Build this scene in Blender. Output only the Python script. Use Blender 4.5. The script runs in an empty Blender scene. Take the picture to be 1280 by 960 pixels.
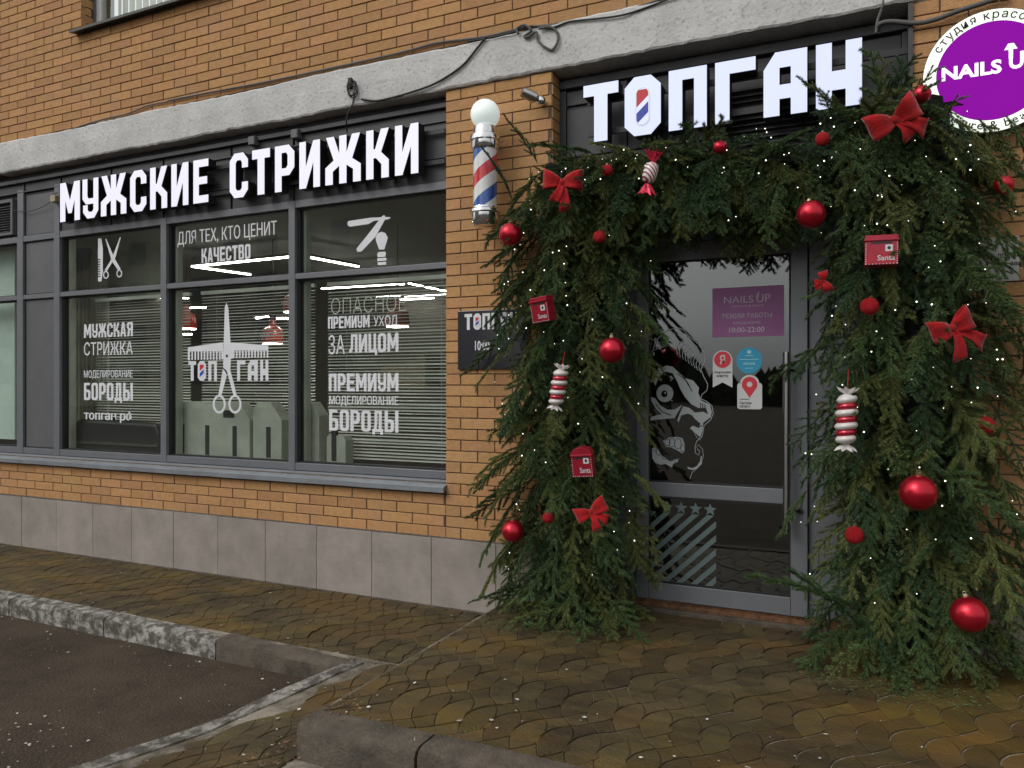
import bpy, math, random
import numpy as np
from mathutils import Vector, Matrix, Euler
from mathutils.geometry import tessellate_polygon
random.seed(7); rng = np.random.default_rng(7)
R = math.radians
scn = bpy.context.scene
COL = scn.collection

# ------------------------------------------------------------------ camera, world, sun, exposure
YAW, FPX, DIST, EYE = 25.36, 960.0, 4.58, 1.54
sY, cY = math.sin(R(YAW)), math.cos(R(YAW))
cam = bpy.data.objects.new('camera', bpy.data.cameras.new('camera'))
COL.objects.link(cam)
cam.location = (0, -DIST, EYE)
cam.rotation_euler = (R(90), 0, R(YAW))
cam.data.sensor_width = 36; cam.data.lens = FPX / 1280 * 36
cam.data.clip_start = 0.05; cam.data.clip_end = 2000
scn.camera = cam

SUN_EL, SUN_AZ = 42, 215
world = bpy.data.worlds.new('World'); scn.world = world; world.use_nodes = True
nt = world.node_tree; nt.nodes.clear()
sky = nt.nodes.new('ShaderNodeTexSky'); sky.sky_type = 'NISHITA'; sky.sun_disc = False
sky.sun_elevation = R(SUN_EL); sky.sun_rotation = R(SUN_AZ); sky.air_density = 2.0; sky.dust_density = 6.0
hs = nt.nodes.new('ShaderNodeHueSaturation'); hs.inputs['Saturation'].default_value = 0.12
bg = nt.nodes.new('ShaderNodeBackground'); bg.inputs['Strength'].default_value = 0.13
wo = nt.nodes.new('ShaderNodeOutputWorld')
mxs = nt.nodes.new('ShaderNodeMix'); mxs.data_type = 'RGBA'; mxs.inputs[0].default_value = .55; mxs.inputs[7].default_value = (5.6, 5.75, 5.9, 1)   # even cloud deck
nt.links.new(sky.outputs[0], hs.inputs['Color']); nt.links.new(hs.outputs[0], mxs.inputs[6]); nt.links.new(mxs.outputs[2], bg.inputs[0]); nt.links.new(bg.outputs[0], wo.inputs[0])
sl = bpy.data.lights.new('sun', 'SUN'); sl.energy = 0.6; sl.angle = R(25); sl.color = (1, .97, .93)
sun = bpy.data.objects.new('sun', sl); COL.objects.link(sun)
sun.rotation_euler = (R(90 - SUN_EL), 0, R(-SUN_AZ + 180))
scn.view_settings.view_transform = 'Standard'; scn.view_settings.look = 'None'
scn.view_settings.exposure = 0.24; scn.view_settings.gamma = 1.0
scn.cycles.max_bounces = 6; scn.cycles.transparent_max_bounces = 10
scn.cycles.use_denoising = True

# ------------------------------------------------------------------ measuring helpers
def W(px, py, y=0.0):            # point of the facade plane at depth y
    a = (px - 640) / FPX; b = (480 - py) / FPX; t = (DIST + y) / (cY + a * sY)
    return t * (-sY + a * cY), EYE + t * b
def WX(px, y=0.0): return W(px, 480, y)[0]
def G(px, py, z):                # point of a level surface at height z
    a = (px - 640) / FPX; b = (480 - py) / FPX; t = (z - EYE) / b
    return t * (-sY + a * cY), -DIST + t * (cY + a * sY)

# ------------------------------------------------------------------ materials
def mat(name, col, rough=.6, metal=0., var=.0, vscale=8., bump=0., bscale=60., spec=.5, coat=0., col2=None,
        rnd=0., island=False, emit=None, estr=0., stretch=None, sheen=0., mottle=None):
    m = bpy.data.materials.new(name); m.use_nodes = True
    n = m.node_tree.nodes; L = m.node_tree.links; b = n['Principled BSDF']
    b.inputs['Roughness'].default_value = rough; b.inputs['Metallic'].default_value = metal
    b.inputs['Specular IOR Level'].default_value = spec; b.inputs['Coat Weight'].default_value = coat
    b.inputs['Coat Roughness'].default_value = .08
    if sheen: b.inputs['Sheen Weight'].default_value = sheen
    b.inputs['Base Color'].default_value = (*col, 1)
    if emit: b.inputs['Emission Color'].default_value = (*emit, 1); b.inputs['Emission Strength'].default_value = estr
    geo = n.new('ShaderNodeNewGeometry')
    src = geo.outputs['Position']
    if stretch:
        vm = n.new('ShaderNodeVectorMath'); vm.operation = 'MULTIPLY'; vm.inputs[1].default_value = stretch
        L.new(src, vm.inputs[0]); src = vm.outputs[0]
    cur = None
    if var or col2:
        t = n.new('ShaderNodeTexNoise'); t.inputs['Scale'].default_value = vscale; t.inputs['Detail'].default_value = 8
        t.inputs['Roughness'].default_value = .65
        L.new(src, t.inputs['Vector'])
        rp = n.new('ShaderNodeValToRGB'); rp.color_ramp.elements[0].position = .36; rp.color_ramp.elements[1].position = .64
        c2 = col2 or tuple(min(1, c * (1 + var)) for c in col)
        c1 = col if col2 else tuple(c * (1 - var) for c in col)
        rp.color_ramp.elements[0].color = (*c1, 1); rp.color_ramp.elements[1].color = (*c2, 1)
        L.new(t.outputs['Fac'], rp.inputs[0]); cur = rp.outputs[0]
    if mottle:                    # (colour, scale, low, high)
        t = n.new('ShaderNodeTexNoise'); t.inputs['Scale'].default_value = mottle[1]; t.inputs['Detail'].default_value = 10
        t.inputs['Roughness'].default_value = .7
        L.new(src, t.inputs['Vector'])
        mr = n.new('ShaderNodeMapRange'); mr.inputs[1].default_value = mottle[2]; mr.inputs[2].default_value = mottle[3]
        L.new(t.outputs['Fac'], mr.inputs[0])
        mx = n.new('ShaderNodeMix'); mx.data_type = 'RGBA'; L.new(mr.outputs[0], mx.inputs[0])
        if cur: L.new(cur, mx.inputs[6])
        else: mx.inputs[6].default_value = (*col, 1)
        mx.inputs[7].default_value = (*mottle[0], 1); cur = mx.outputs[2]
    if rnd:
        oi = n.new('ShaderNodeObjectInfo'); add = n.new('ShaderNodeMath'); add.operation = 'ADD'
        L.new(oi.outputs['Random'], add.inputs[0])
        if island: L.new(geo.outputs['Random Per Island'], add.inputs[1])
        fr = n.new('ShaderNodeMath'); fr.operation = 'FRACT'; L.new(add.outputs[0], fr.inputs[0])
        mr = n.new('ShaderNodeMapRange'); mr.inputs[3].default_value = 1 - rnd; mr.inputs[4].default_value = 1 + rnd
        L.new(fr.outputs[0], mr.inputs[0])
        f2 = n.new('ShaderNodeMath'); f2.operation = 'MULTIPLY'; f2.inputs[1].default_value = 7.31
        L.new(fr.outputs[0], f2.inputs[0]); f3 = n.new('ShaderNodeMath'); f3.operation = 'FRACT'; L.new(f2.outputs[0], f3.inputs[0])
        mh = n.new('ShaderNodeMapRange'); mh.inputs[3].default_value = .5 - rnd * .045; mh.inputs[4].default_value = .5 + rnd * .045
        L.new(f3.outputs[0], mh.inputs[0])
        h = n.new('ShaderNodeHueSaturation'); L.new(mr.outputs[0], h.inputs['Value']); L.new(mh.outputs[0], h.inputs['Hue'])
        if cur: L.new(cur, h.inputs['Color'])
        else: h.inputs['Color'].default_value = (*col, 1)
        cur = h.outputs[0]
    if cur: L.new(cur, b.inputs['Base Color'])
    if bump:
        t = n.new('ShaderNodeTexNoise'); t.inputs['Scale'].default_value = bscale; t.inputs['Detail'].default_value = 6
        L.new(src, t.inputs['Vector'])
        bp = n.new('ShaderNodeBump'); bp.inputs['Strength'].default_value = bump; bp.inputs['Distance'].default_value = .01
        L.new(t.outputs['Fac'], bp.inputs['Height']); L.new(bp.outputs[0], b.inputs['Normal'])
    return m

def glass_mat(name, tint, refl=1.45, dark=1.0):
    m = bpy.data.materials.new(name); m.use_nodes = True
    n = m.node_tree.nodes; L = m.node_tree.links; n.clear()
    o = n.new('ShaderNodeOutputMaterial'); mx = n.new('ShaderNodeMixShader')
    tr = n.new('ShaderNodeBsdfTransparent'); tr.inputs[0].default_value = (*[c * dark for c in tint], 1)
    gl = n.new('ShaderNodeBsdfGlossy'); gl.inputs['Roughness'].default_value = .015; gl.inputs[0].default_value = (.95, 1, .98, 1)
    fr = n.new('ShaderNodeFresnel'); gq = n.new('ShaderNodeNewGeometry'); ma = n.new('ShaderNodeMath'); ma.operation = 'MULTIPLY_ADD'
    L.new(gq.outputs['Backfacing'], ma.inputs[0]); ma.inputs[1].default_value = 1 / refl - refl; ma.inputs[2].default_value = refl; L.new(ma.outputs[0], fr.inputs[0])
    t = n.new('ShaderNodeTexNoise'); t.inputs['Scale'].default_value = 1.6; bp = n.new('ShaderNodeBump')
    geo = n.new('ShaderNodeNewGeometry'); L.new(geo.outputs['Position'], t.inputs['Vector'])
    bp.inputs['Strength'].default_value = .05; bp.inputs['Distance'].default_value = .02
    L.new(t.outputs['Fac'], bp.inputs['Height']); L.new(bp.outputs[0], gl.inputs['Normal'])
    L.new(fr.outputs[0], mx.inputs[0]); L.new(tr.outputs[0], mx.inputs[1]); L.new(gl.outputs[0], mx.inputs[2])
    L.new(mx.outputs[0], o.inputs[0]); return m

def brick_mat(name, c1, c2, c3):
    m = mat(name, c1, rough=.88, var=.1, vscale=25, bump=.5, bscale=90, rnd=.11, island=True, spec=.25,
            mottle=(c3, 3.2, .5, .78))
    n = m.node_tree.nodes; L = m.node_tree.links
    rp = [x for x in n if x.type == 'VALTORGB'][0]
    geo = [x for x in n if x.type == 'NEW_GEOMETRY'][0]
    # soot stains and small chips
    t = n.new('ShaderNodeTexNoise'); t.inputs['Scale'].default_value = 22; t.inputs['Detail'].default_value = 3
    L.new(geo.outputs['Position'], t.inputs['Vector'])
    mr = n.new('ShaderNodeMapRange'); mr.inputs[1].default_value = .69; mr.inputs[2].default_value = .76
    L.new(t.outputs['Fac'], mr.inputs[0])
    b = n['Principled BSDF']; src = b.inputs['Base Color'].links[0].from_socket
    mx = n.new('ShaderNodeMix'); mx.data_type = 'RGBA'; L.new(mr.outputs[0], mx.inputs[0]); L.new(src, mx.inputs[6])
    mx.inputs[7].default_value = (*c2, 1); L.new(mx.outputs[2], b.inputs['Base Color'])
    return m

M = {}
M['brick'] = brick_mat('brick', (.45, .248, .108), (.20, .12, .07), (.41, .24, .14))
M['mortar'] = mat('mortar', (.13, .105, .082), .95, var=.3, vscale=30, bump=.5)
M['plaster'] = mat('plaster', (.54, .54, .53), .9, var=.12, vscale=3, bump=.6, bscale=40, mottle=((.36, .35, .335), 44, .55, .63))
M['plinth'] = mat('plinth', (.275, .243, .215), .75, var=.14, vscale=4, bump=.3, bscale=40, rnd=.07, mottle=((.36, .34, .33), 60, .62, .72))
M['frame'] = mat('frame', (.165, .172, .188), .38, metal=.15, var=.05, vscale=5, bump=.03, bscale=20)
M['panel'] = mat('panel', (.115, .115, .122), .5, var=.09, vscale=3, bump=.04, bscale=10, rnd=.05)
M['fascia'] = mat('fascia', (.050, .050, .053), .5, var=.2, vscale=4, bump=.05, bscale=12)
M['black'] = mat('black', (.012, .012, .013), .45)
M['gasket'] = mat('gasket', (.01, .01, .01), .6)
M['sill'] = mat('sill', (.20, .215, .235), .45, metal=.2, var=.12, vscale=6, bump=.08, bscale=14, mottle=((.12, .12, .12), 14, .6, .75))
M['face'] = mat('face', (.35, .35, .38), .4, emit=(.86, .85, 1.0), estr=.62, var=.03, vscale=3)
M['face_blue'] = mat('face_blue', (.3, .32, .4), .4, emit=(.68, .74, 1.0), estr=.66)
M['vinyl'] = mat('vinyl', (.70, .71, .74), .5, var=.05, vscale=6)
M['ghost'] = mat('ghost', (.75, .72, .66), .5)
M['frost'] = mat('frost', (.105, .15, .145), .6, var=.1, vscale=9)
M['vblue'] = mat('vblue', (.03, .06, .42), .4); M['vred'] = mat('vred', (.6, .02, .03), .4)
M['glass'] = glass_mat('glass', (.82, .87, .84), 2.0)
M['door_glass'] = glass_mat('door_glass', (.45, .47, .49), 2.3)
M['asphalt'] = mat('asphalt', (.050, .036, .024), .88, var=.34, vscale=2.2, bump=1, bscale=70, spec=.22, mottle=((.105, .088, .068), 110, .54, .64))
M['paver'] = mat('paver', (.064, .047, .020), .60, bump=.8, bscale=110, stretch=(.45, 1.25, 1), rnd=.26, spec=.35, var=.35, vscale=9, mottle=((.135, .080, .012), 1.5, .44, .66))
M['joint'] = mat('joint', (.075, .060, .040), .9, var=.4, vscale=20, bump=.7, bscale=90, mottle=((.27, .235, .185), 2.6, .43, .58))
M['concrete'] = mat('concrete', (.094, .076, .056), .85, var=.25, vscale=8, bump=.8, bscale=80, mottle=((.045, .037, .027), 6, .48, .66))
M['kerb_white'] = mat('kerb_white', (.075, .065, .052), .85, var=.2, vscale=10, bump=.9, bscale=60, mottle=((.33, .32, .29), 15, .45, .60))
M['strip'] = mat('strip', (.07, .062, .05), .85, var=.2, vscale=10, bump=.8, bscale=60, mottle=((.29, .275, .245), 12, .45, .60))
M['wet'] = mat('wet', (.05, .045, .03), .3)
M['chrome'] = mat('chrome', (.75, .75, .76), .12, metal=1)
M['steel'] = mat('steel', (.5, .5, .5), .28, metal=1)
M['globe'] = mat('globe', (.80, .84, .82), .35, emit=(.85, 1, .95), estr=.30, coat=.3)
M['redball'] = mat('redball', (.50, .012, .030), .34, metal=.75, coat=.25)
M['redglit'] = mat('redglit', (.45, .012, .02), .45, metal=.6, bump=.9, bscale=420)
M['velvet'] = mat('velvet', (.34, .005, .007), .85, sheen=.25, var=.22, vscale=26, spec=.2, bump=.5, bscale=70)
M['candyred'] = mat('candyred', (.45, .01, .03), .22, metal=.35, coat=.6)
M['candywhite'] = mat('candywhite', (.62, .58, .56), .3, coat=.4, bump=.2, bscale=120)
M['foil'] = mat('foil', (.42, .012, .04), .3, metal=.5, bump=.4, bscale=50)
M['boxred'] = mat('boxred', (.33, .012, .03), .35, metal=.25, var=.15, vscale=20)
M['gold'] = mat('gold', (.5, .4, .25), .35, metal=1)
M['bulb'] = mat('bulb', (.9, .9, .9), .4, emit=(1, .95, .86), estr=2.4)
M['wire'] = mat('wire', (.02, .03, .02), .6)
M['cable'] = mat('cable', (.10, .095, .09), .7, bump=.2); M['cableblack'] = mat('cableblack', (.018, .018, .018), .6)
M['purple'] = mat('purple', (.06, .001, .09), .5, emit=(.27, .002, .36), estr=.72, spec=.08, var=.05)
M['ring'] = mat('ring', (.8, .85, .75), .5, emit=(.88, .97, .82), estr=.62)
M['poster'] = mat('poster', (.26, .085, .235), .5, var=.06, vscale=2)
M['ink'] = mat('ink', (.02, .02, .02), .6)
M['pwhite'] = mat('pwhite', (.56, .57, .57), .5); M['pblue'] = mat('pblue', (.02, .30, .48), .5); M['pred'] = mat('pred', (.60, .03, .05), .5)
M['board'] = mat('board', (.012, .013, .018), .3, coat=.3)
M['paper'] = mat('paper', (.50, .50, .47), .8, var=.06)
M['rust'] = mat('rust', (.14, .065, .028), .85, var=.4, vscale=25, bump=.6)
M['bark'] = mat('bark', (.055, .040, .020), .85)
for k, c in dict(needle=(.066, .112, .036), needle_b=(.044, .088, .036), needle_y=(.118, .142, .040)).items():
    M[k] = mat(k, c, .50, rnd=.50, island=True, spec=.35)
M['core'] = mat('core', (.006, .010, .005), .95, bump=1, bscale=40)  # garland core: shade among the inner stems put into the colour
M['iwall'] = mat('iwall', (.10, .092, .08), .9, var=.1); M['iceil'] = mat('iceil', (.12, .12, .11), .9)
M['ifloor'] = mat('ifloor', (.07, .06, .05), .5, var=.2, vscale=4); M['ibrick'] = mat('ibrick', (.10, .06, .04), .9, rnd=.2, island=True)
M['led'] = mat('led', (1, 1, 1), .5, emit=(1, .97, .88), estr=22)
M['ired'] = mat('ired', (.55, .05, .03), .35, coat=.5); M['slat'] = mat('slat', (.60, .60, .54), .5)
M['curtain'] = mat('curtain', (.42, .40, .32), .9, stretch=(40, 1, 1), var=.2, vscale=2)
M['cabinet'] = mat('cabinet', (.42, .43, .37), .6, var=.12, vscale=5); M['sofa'] = mat('sofa', (.02, .022, .022), .5)
M['pale'] = mat('pale', (.62, .72, .66), .7, var=.08, vscale=2)
M['farbrick'] = mat('farbrick', (.32, .29, .23), .9, var=.1, vscale=.4); M['farglass'] = mat('farglass', (.05, .06, .07), .1)
M['farleaf'] = mat('farleaf', (.03, .035, .02), .9); M['litter'] = mat('litter', (.55, .53, .48), .8, rnd=.4, island=True)
M['deadleaf'] = mat('deadleaf', (.16, .09, .045), .8, rnd=.4, island=True)
M['screen'] = mat('screen', (.2, .15, .08), .6)

# ------------------------------------------------------------------ object helpers
LOC = {}
def tag(o, label=None, cat=None, group=None, kind=None):
    if label: o['label'] = label
    if cat: o['category'] = cat
    if group: o['group'] = group
    if kind: o['kind'] = kind
    return o
def thing(name, label, cat, loc=(0, 0, 0), group=None, kind=None):
    o = bpy.data.objects.new(name, None); COL.objects.link(o); o.location = loc; o.empty_display_size = .1
    LOC[o.name] = Vector(loc); return tag(o, label, cat, group, kind)
class MB:
    def __init__(s): s.v = []; s.f = []; s.mi = []; s.cur = 0
    def add(s, vs, fs):
        k = len(s.v); s.v += [tuple(p) for p in vs]; s.f += [tuple(i + k for i in f) for f in fs]; s.mi += [s.cur] * len(fs); return s
    def box(s, x0, x1, y0, y1, z0, z1):
        return s.add([(x0, y0, z0), (x1, y0, z0), (x1, y1, z0), (x0, y1, z0), (x0, y0, z1), (x1, y0, z1), (x1, y1, z1), (x0, y1, z1)],
                     [(0, 1, 5, 4), (1, 2, 6, 5), (2, 3, 7, 6), (3, 0, 4, 7), (4, 5, 6, 7), (3, 2, 1, 0)])
    def prism(s, loops, y0, y1=None):      # loops of (x,z): outline first, then holes; front at y0 facing -y
        loops = [list(l) for l in loops]
        def area(l): return sum(l[i][0] * l[(i + 1) % len(l)][1] - l[(i + 1) % len(l)][0] * l[i][1] for i in range(len(l)))
        if area(loops[0]) < 0: loops[0].reverse()
        for h in loops[1:]:
            if area(h) > 0: h.reverse()
        pts = [p for l in loops for p in l]
        tris = tessellate_polygon([[Vector((p[0], p[1], 0)) for p in l] for l in loops])
        T = []
        for a, b, c in tris:
            A, B, C = pts[a], pts[b], pts[c]
            ar = (B[0] - A[0]) * (C[1] - A[1]) - (C[0] - A[0]) * (B[1] - A[1])
            if abs(ar) < 1e-12: continue
            T.append((a, b, c) if ar > 0 else (a, c, b))
        vs = [(p[0], y0, p[1]) for p in pts]; fs = list(T)
        if y1 is not None:
            n = len(pts); vs += [(p[0], y1, p[1]) for p in pts]; fs += [(c + n, b + n, a + n) for a, b, c in T]; k = 0
            for l in loops:
                m_ = len(l)
                for i in range(m_):
                    a, b = k + i, k + (i + 1) % m_; fs.append((b, a, a + n, b + n))
                k += m_
        return s.add(vs, fs)
    def ribbon(s, pts, w, y, closed=False):   # flat line drawing in the XZ plane
        n = len(pts); L_ = []; R_ = []
        for i in range(n):
            p = Vector(pts[i]); a = Vector(pts[(i - 1) % n] if (closed or i) else pts[i]); b = Vector(pts[(i + 1) % n] if (closed or i < n - 1) else pts[i])
            d = (b - a); d = d.normalized() if d.length > 1e-9 else Vector((1, 0)); q = Vector((-d.y, d.x)); ww = w[i] if isinstance(w, (list, tuple)) else w
            L_.append(p + q * ww / 2); R_.append(p - q * ww / 2)
        vs = [(p.x, y, p.y) for p in L_] + [(p.x, y, p.y) for p in R_]
        fs = [(i, i + n, (i + 1) % n + n, (i + 1) % n) for i in range(n if closed else n - 1)]
        return s.add(vs, fs)
    def tube(s, pts, r, n=6, caps=True):
        pts = [Vector(p) for p in pts]; k = len(pts); rings = []; up = Vector((0, 0, 1)); vs = []
        for i, p in enumerate(pts):
            d = (pts[min(i + 1, k - 1)] - pts[max(i - 1, 0)]).normalized()
            u = d.cross(up) if abs(d.dot(up)) < .95 else d.cross(Vector((0, 1, 0))); u.normalize(); w = d.cross(u)
            rr = r[i] if isinstance(r, (list, tuple)) else r
            vs += [p + (u * math.cos(2 * math.pi * j / n) + w * math.sin(2 * math.pi * j / n)) * rr for j in range(n)]
        fs = [(i * n + j, i * n + (j + 1) % n, (i + 1) * n + (j + 1) % n, (i + 1) * n + j) for i in range(k - 1) for j in range(n)]
        if caps: fs += [tuple(range(n))[::-1], tuple((k - 1) * n + j for j in range(n))]
        return s.add(vs, fs)
    def lathe(s, prof, c, n=28, mtx=None):   # prof: (radius, height) list, axis z through c
        vs = []; k = len(prof)
        for r_, h in prof:
            for j in range(n):
                p = Vector((r_ * math.cos(2 * math.pi * j / n), r_ * math.sin(2 * math.pi * j / n), h))
                if mtx: p = mtx @ p
                vs.append(p + Vector(c))
        fs = [(i * n + j, i * n + (j + 1) % n, (i + 1) * n + (j + 1) % n, (i + 1) * n + j) for i in range(k - 1) for j in range(n)]
        fs += [tuple(range(n))[::-1], tuple((k - 1) * n + j for j in range(n))]
        return s.add(vs, fs)
    def sphere(s, c, r, n=24, sq=(1, 1, 1)):
        k = n // 2; prof = [(math.sin(math.pi * i / k) * r + 1e-5, -math.cos(math.pi * i / k) * r) for i in range(k + 1)]
        return s.lathe(prof, c, n, Matrix.Diagonal(Vector(sq)))
    def build(s, name, m, parent=None, smooth=False, bevel=0, kind=None, label=None, autosm=False):
        me = bpy.data.meshes.new(name); off = LOC[root(parent).name] if parent else Vector((0, 0, 0))
        me.from_pydata([(p[0] - off.x, p[1] - off.y, p[2] - off.z) for p in s.v], [], s.f)
        ms = m if isinstance(m, (list, tuple)) else [m]
        for q in ms: me.materials.append(M[q] if isinstance(q, str) else q)
        if len(ms) > 1: me.polygons.foreach_set('material_index', s.mi)
        if smooth: me.polygons.foreach_set('use_smooth', [True] * len(me.polygons))
        me.update()
        if autosm: me.set_sharp_from_angle(angle=R(35))
        o = bpy.data.objects.new(name, me); COL.objects.link(o)
        if parent: o.parent = parent
        if bevel:
            md = o.modifiers.new('bevel', 'BEVEL'); md.width = bevel; md.segments = 2; md.limit_method = 'ANGLE'
        if kind: o['kind'] = kind
        if label: o['label'] = label
        return o
def root(o):
    while o.parent: o = o.parent
    return o
def struct(name, mb, m, **k):
    o = mb.build(name, m, **k); o['kind'] = 'structure'; return o
def inst(src, name, loc, rot=(0, 0, 0), parent=None, scale=None, label=None):
    o = bpy.data.objects.new(name, src); COL.objects.link(o)
    off = LOC[root(parent).name] if parent else Vector((0, 0, 0))
    o.parent = parent; o.location = Vector(loc) - off; o.rotation_euler = rot
    if scale: o.scale = scale
    return o

def text_geo(body, bold=.0, thick_x=0.):
    c = bpy.data.curves.new('t', 'FONT'); c.body = body; c.offset = bold; c.resolution_u = 3; c.align_x = 'LEFT'
    o = bpy.data.objects.new('t', c); COL.objects.link(o)
    bpy.context.view_layer.update()
    me = bpy.data.meshes.new_from_object(o.evaluated_get(bpy.context.evaluated_depsgraph_get()))
    vs = [(v.co.x, v.co.y) for v in me.vertices]; fs = [tuple(p.vertices) for p in me.polygons]
    bpy.data.objects.remove(o); bpy.data.curves.remove(c); bpy.data.meshes.remove(me)
    return vs, fs
def text_box(mb, body, x0, x1, z0, z1, y, bold=.0, tx=0.):
    vs, fs = text_geo(body, bold)
    ax, bx = min(v[0] for v in vs), max(v[0] for v in vs); az, bz = min(v[1] for v in vs), max(v[1] for v in vs)
    sx = (x1 - x0 - tx) / (bx - ax); sz = (z1 - z0) / (bz - az)
    shifts = [0] if not tx else [0, tx / 2, tx]
    for q, sh in enumerate(shifts):
        mb.add([(x0 + sh + (v[0] - ax) * sx, y - q * .0004, z0 + (v[1] - az) * sz) for v in vs], fs)
def T(mb, body, pxl, pyt, pyb, pxr, y, bold=0., tx=0.):
    x0, zt = W(pxl, pyt, y); zb = W(pxl, pyb, y)[1]; x1 = WX(pxr, y)
    text_box(mb, body, x0, x1, zb, zt, y, bold, tx)
def PX(pts, y): return [W(p[0], p[1], y) for p in pts]
def zoomed(ox, oy, sc): return lambda pts: [(ox + x / sc, oy + y / sc) for x, y in pts]
def clip_poly(poly, x0, x1, z0, z1):
    def cl(ps, ins, inter):
        o = []
        for i in range(len(ps)):
            a, b = ps[i - 1], ps[i]
            if ins(b):
                if not ins(a): o.append(inter(a, b))
                o.append(b)
            elif ins(a): o.append(inter(a, b))
        return o
    def ix(c, k):
        def f(a, b):
            t = (c - a[k]) / (b[k] - a[k]); return tuple(a[j] + t * (b[j] - a[j]) for j in (0, 1))
        return f
    for ins, it in ((lambda p: p[0] >= x0, ix(x0, 0)), (lambda p: p[0] <= x1, ix(x1, 0)), (lambda p: p[1] >= z0, ix(z0, 1)), (lambda p: p[1] <= z1, ix(z1, 1))):
        if len(poly) < 3: return []
        poly = cl(poly, ins, it)
    return poly

# ------------------------------------------------------------------ key heights
PL = .475            # plinth top
XW = -2.677          # right end of the shop window
XD0, XD1 = -1.886, .170   # entrance recess
ZL0, ZL1 = 3.56, 3.842    # plaster lintel band
XL0 = -7.63

# ------------------------------------------------------------------ ground
b = MB(); N = 60
b.add([(-300, -300, -.125), (300, -300, -.125), (300, 300, -.125), (-300, 300, -.125)], [(0, 1, 2, 3)])
struct('ground', b, 'asphalt')
b = MB(); nx, ny = 90, 40                      # parking bay in front, gently uneven
pts = []
for j in range(ny + 1):
    for i in range(nx + 1):
        x = -11 + 9.2 * i / nx; y = -6.0 + 4.9 * j / ny
        pts.append((x, y, -.120 + .004 * math.sin(x * 1.7 + y) + .003 * math.sin(y * 3.1 - x * .6)))
b.add(pts, [(j * (nx + 1) + i, j * (nx + 1) + i + 1, (j + 1) * (nx + 1) + i + 1, (j + 1) * (nx + 1) + i) for j in range(ny) for i in range(nx)])
struct('parking_bay', b, 'asphalt', smooth=True)

# one interlocking paver: a disc and two neck pads, traced on the platform surface
def _g(x, y): return Vector(G(1040 + x / 8, 840 + y / 8, .12))
TC = _g(420, 650); P1 = Vector((.1235, -.0165)); P2 = Vector((.201, .340))
_w = [_g(*q) - TC for q in ((240, 605), (247, 575), (290, 545), (360, 520), (440, 508), (520, 502), (600, 490), (700, 468), (770, 450), (812, 425))] 
_w.append(_w[0] + P2); _R = [_g(*q) - TC for q in ((505, 552), (552, 602), (576, 650))]; _L = [_g(*q) - TC for q in ((322, 755), (280, 712), (250, 665))]
_m = (_w[6] + _w[4] + P1) / 2 + Vector((.004, 0))
PADS = [  # points and, for the edge after each point, the joint half width
    ([*_w[:5], *_R, _w[0] + P1, *[_w[k] + P1 - P2 for k in (9, 8, 7, 6)], *_L], [.0048] * 4 + [.0018] * 4 + [.0048] * 4 + [.0018] * 4),
    ([_w[4], _w[5], _w[6], _m, *[_w[k] + P1 for k in (4, 3, 2, 1, 0)], *_R[::-1]], [.0048] * 2 + [.0018] * 2 + [.0048] * 4 + [.0018] * 4),
    ([*_w[6:], *[q + P2 for q in _L[::-1]], *[_w[k] + P1 for k in (6, 5, 4)], _m], [.0048] * 4 + [.0018] * 4 + [.0048] * 2 + [.0018] * 2)]
def inset(pts, ds):
    n = len(pts); a = sum(pts[i].x * pts[(i + 1) % n].y - pts[(i + 1) % n].x * pts[i].y for i in range(n)); sg = 1 if a > 0 else -1; out = []
    for i in range(n):
        e0 = pts[i] - pts[i - 1]; e1 = pts[(i + 1) % n] - pts[i]
        if e0.length < 1e-6 or e1.length < 1e-6: out.append(tuple(pts[i])); continue
        n0 = Vector((-e0.y, e0.x)).normalized() * sg; n1 = Vector((-e1.y, e1.x)).normalized() * sg
        out.append(tuple(pts[i] + (n0 * ds[i - 1] + n1 * ds[i]) / max(.55, 1 + n0.dot(n1))))
    return out
PADI = [inset(p, d) for p, d in PADS]
def cam_px(x, y, z):
    dx, dy, dz = x, y + DIST, z - EYE; d = -sY * dx + cY * dy; r = cY * dx + sY * dy
    if d < .2: return None
    return 640 + FPX * r / d, 480 - FPX * dz / d, d
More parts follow.
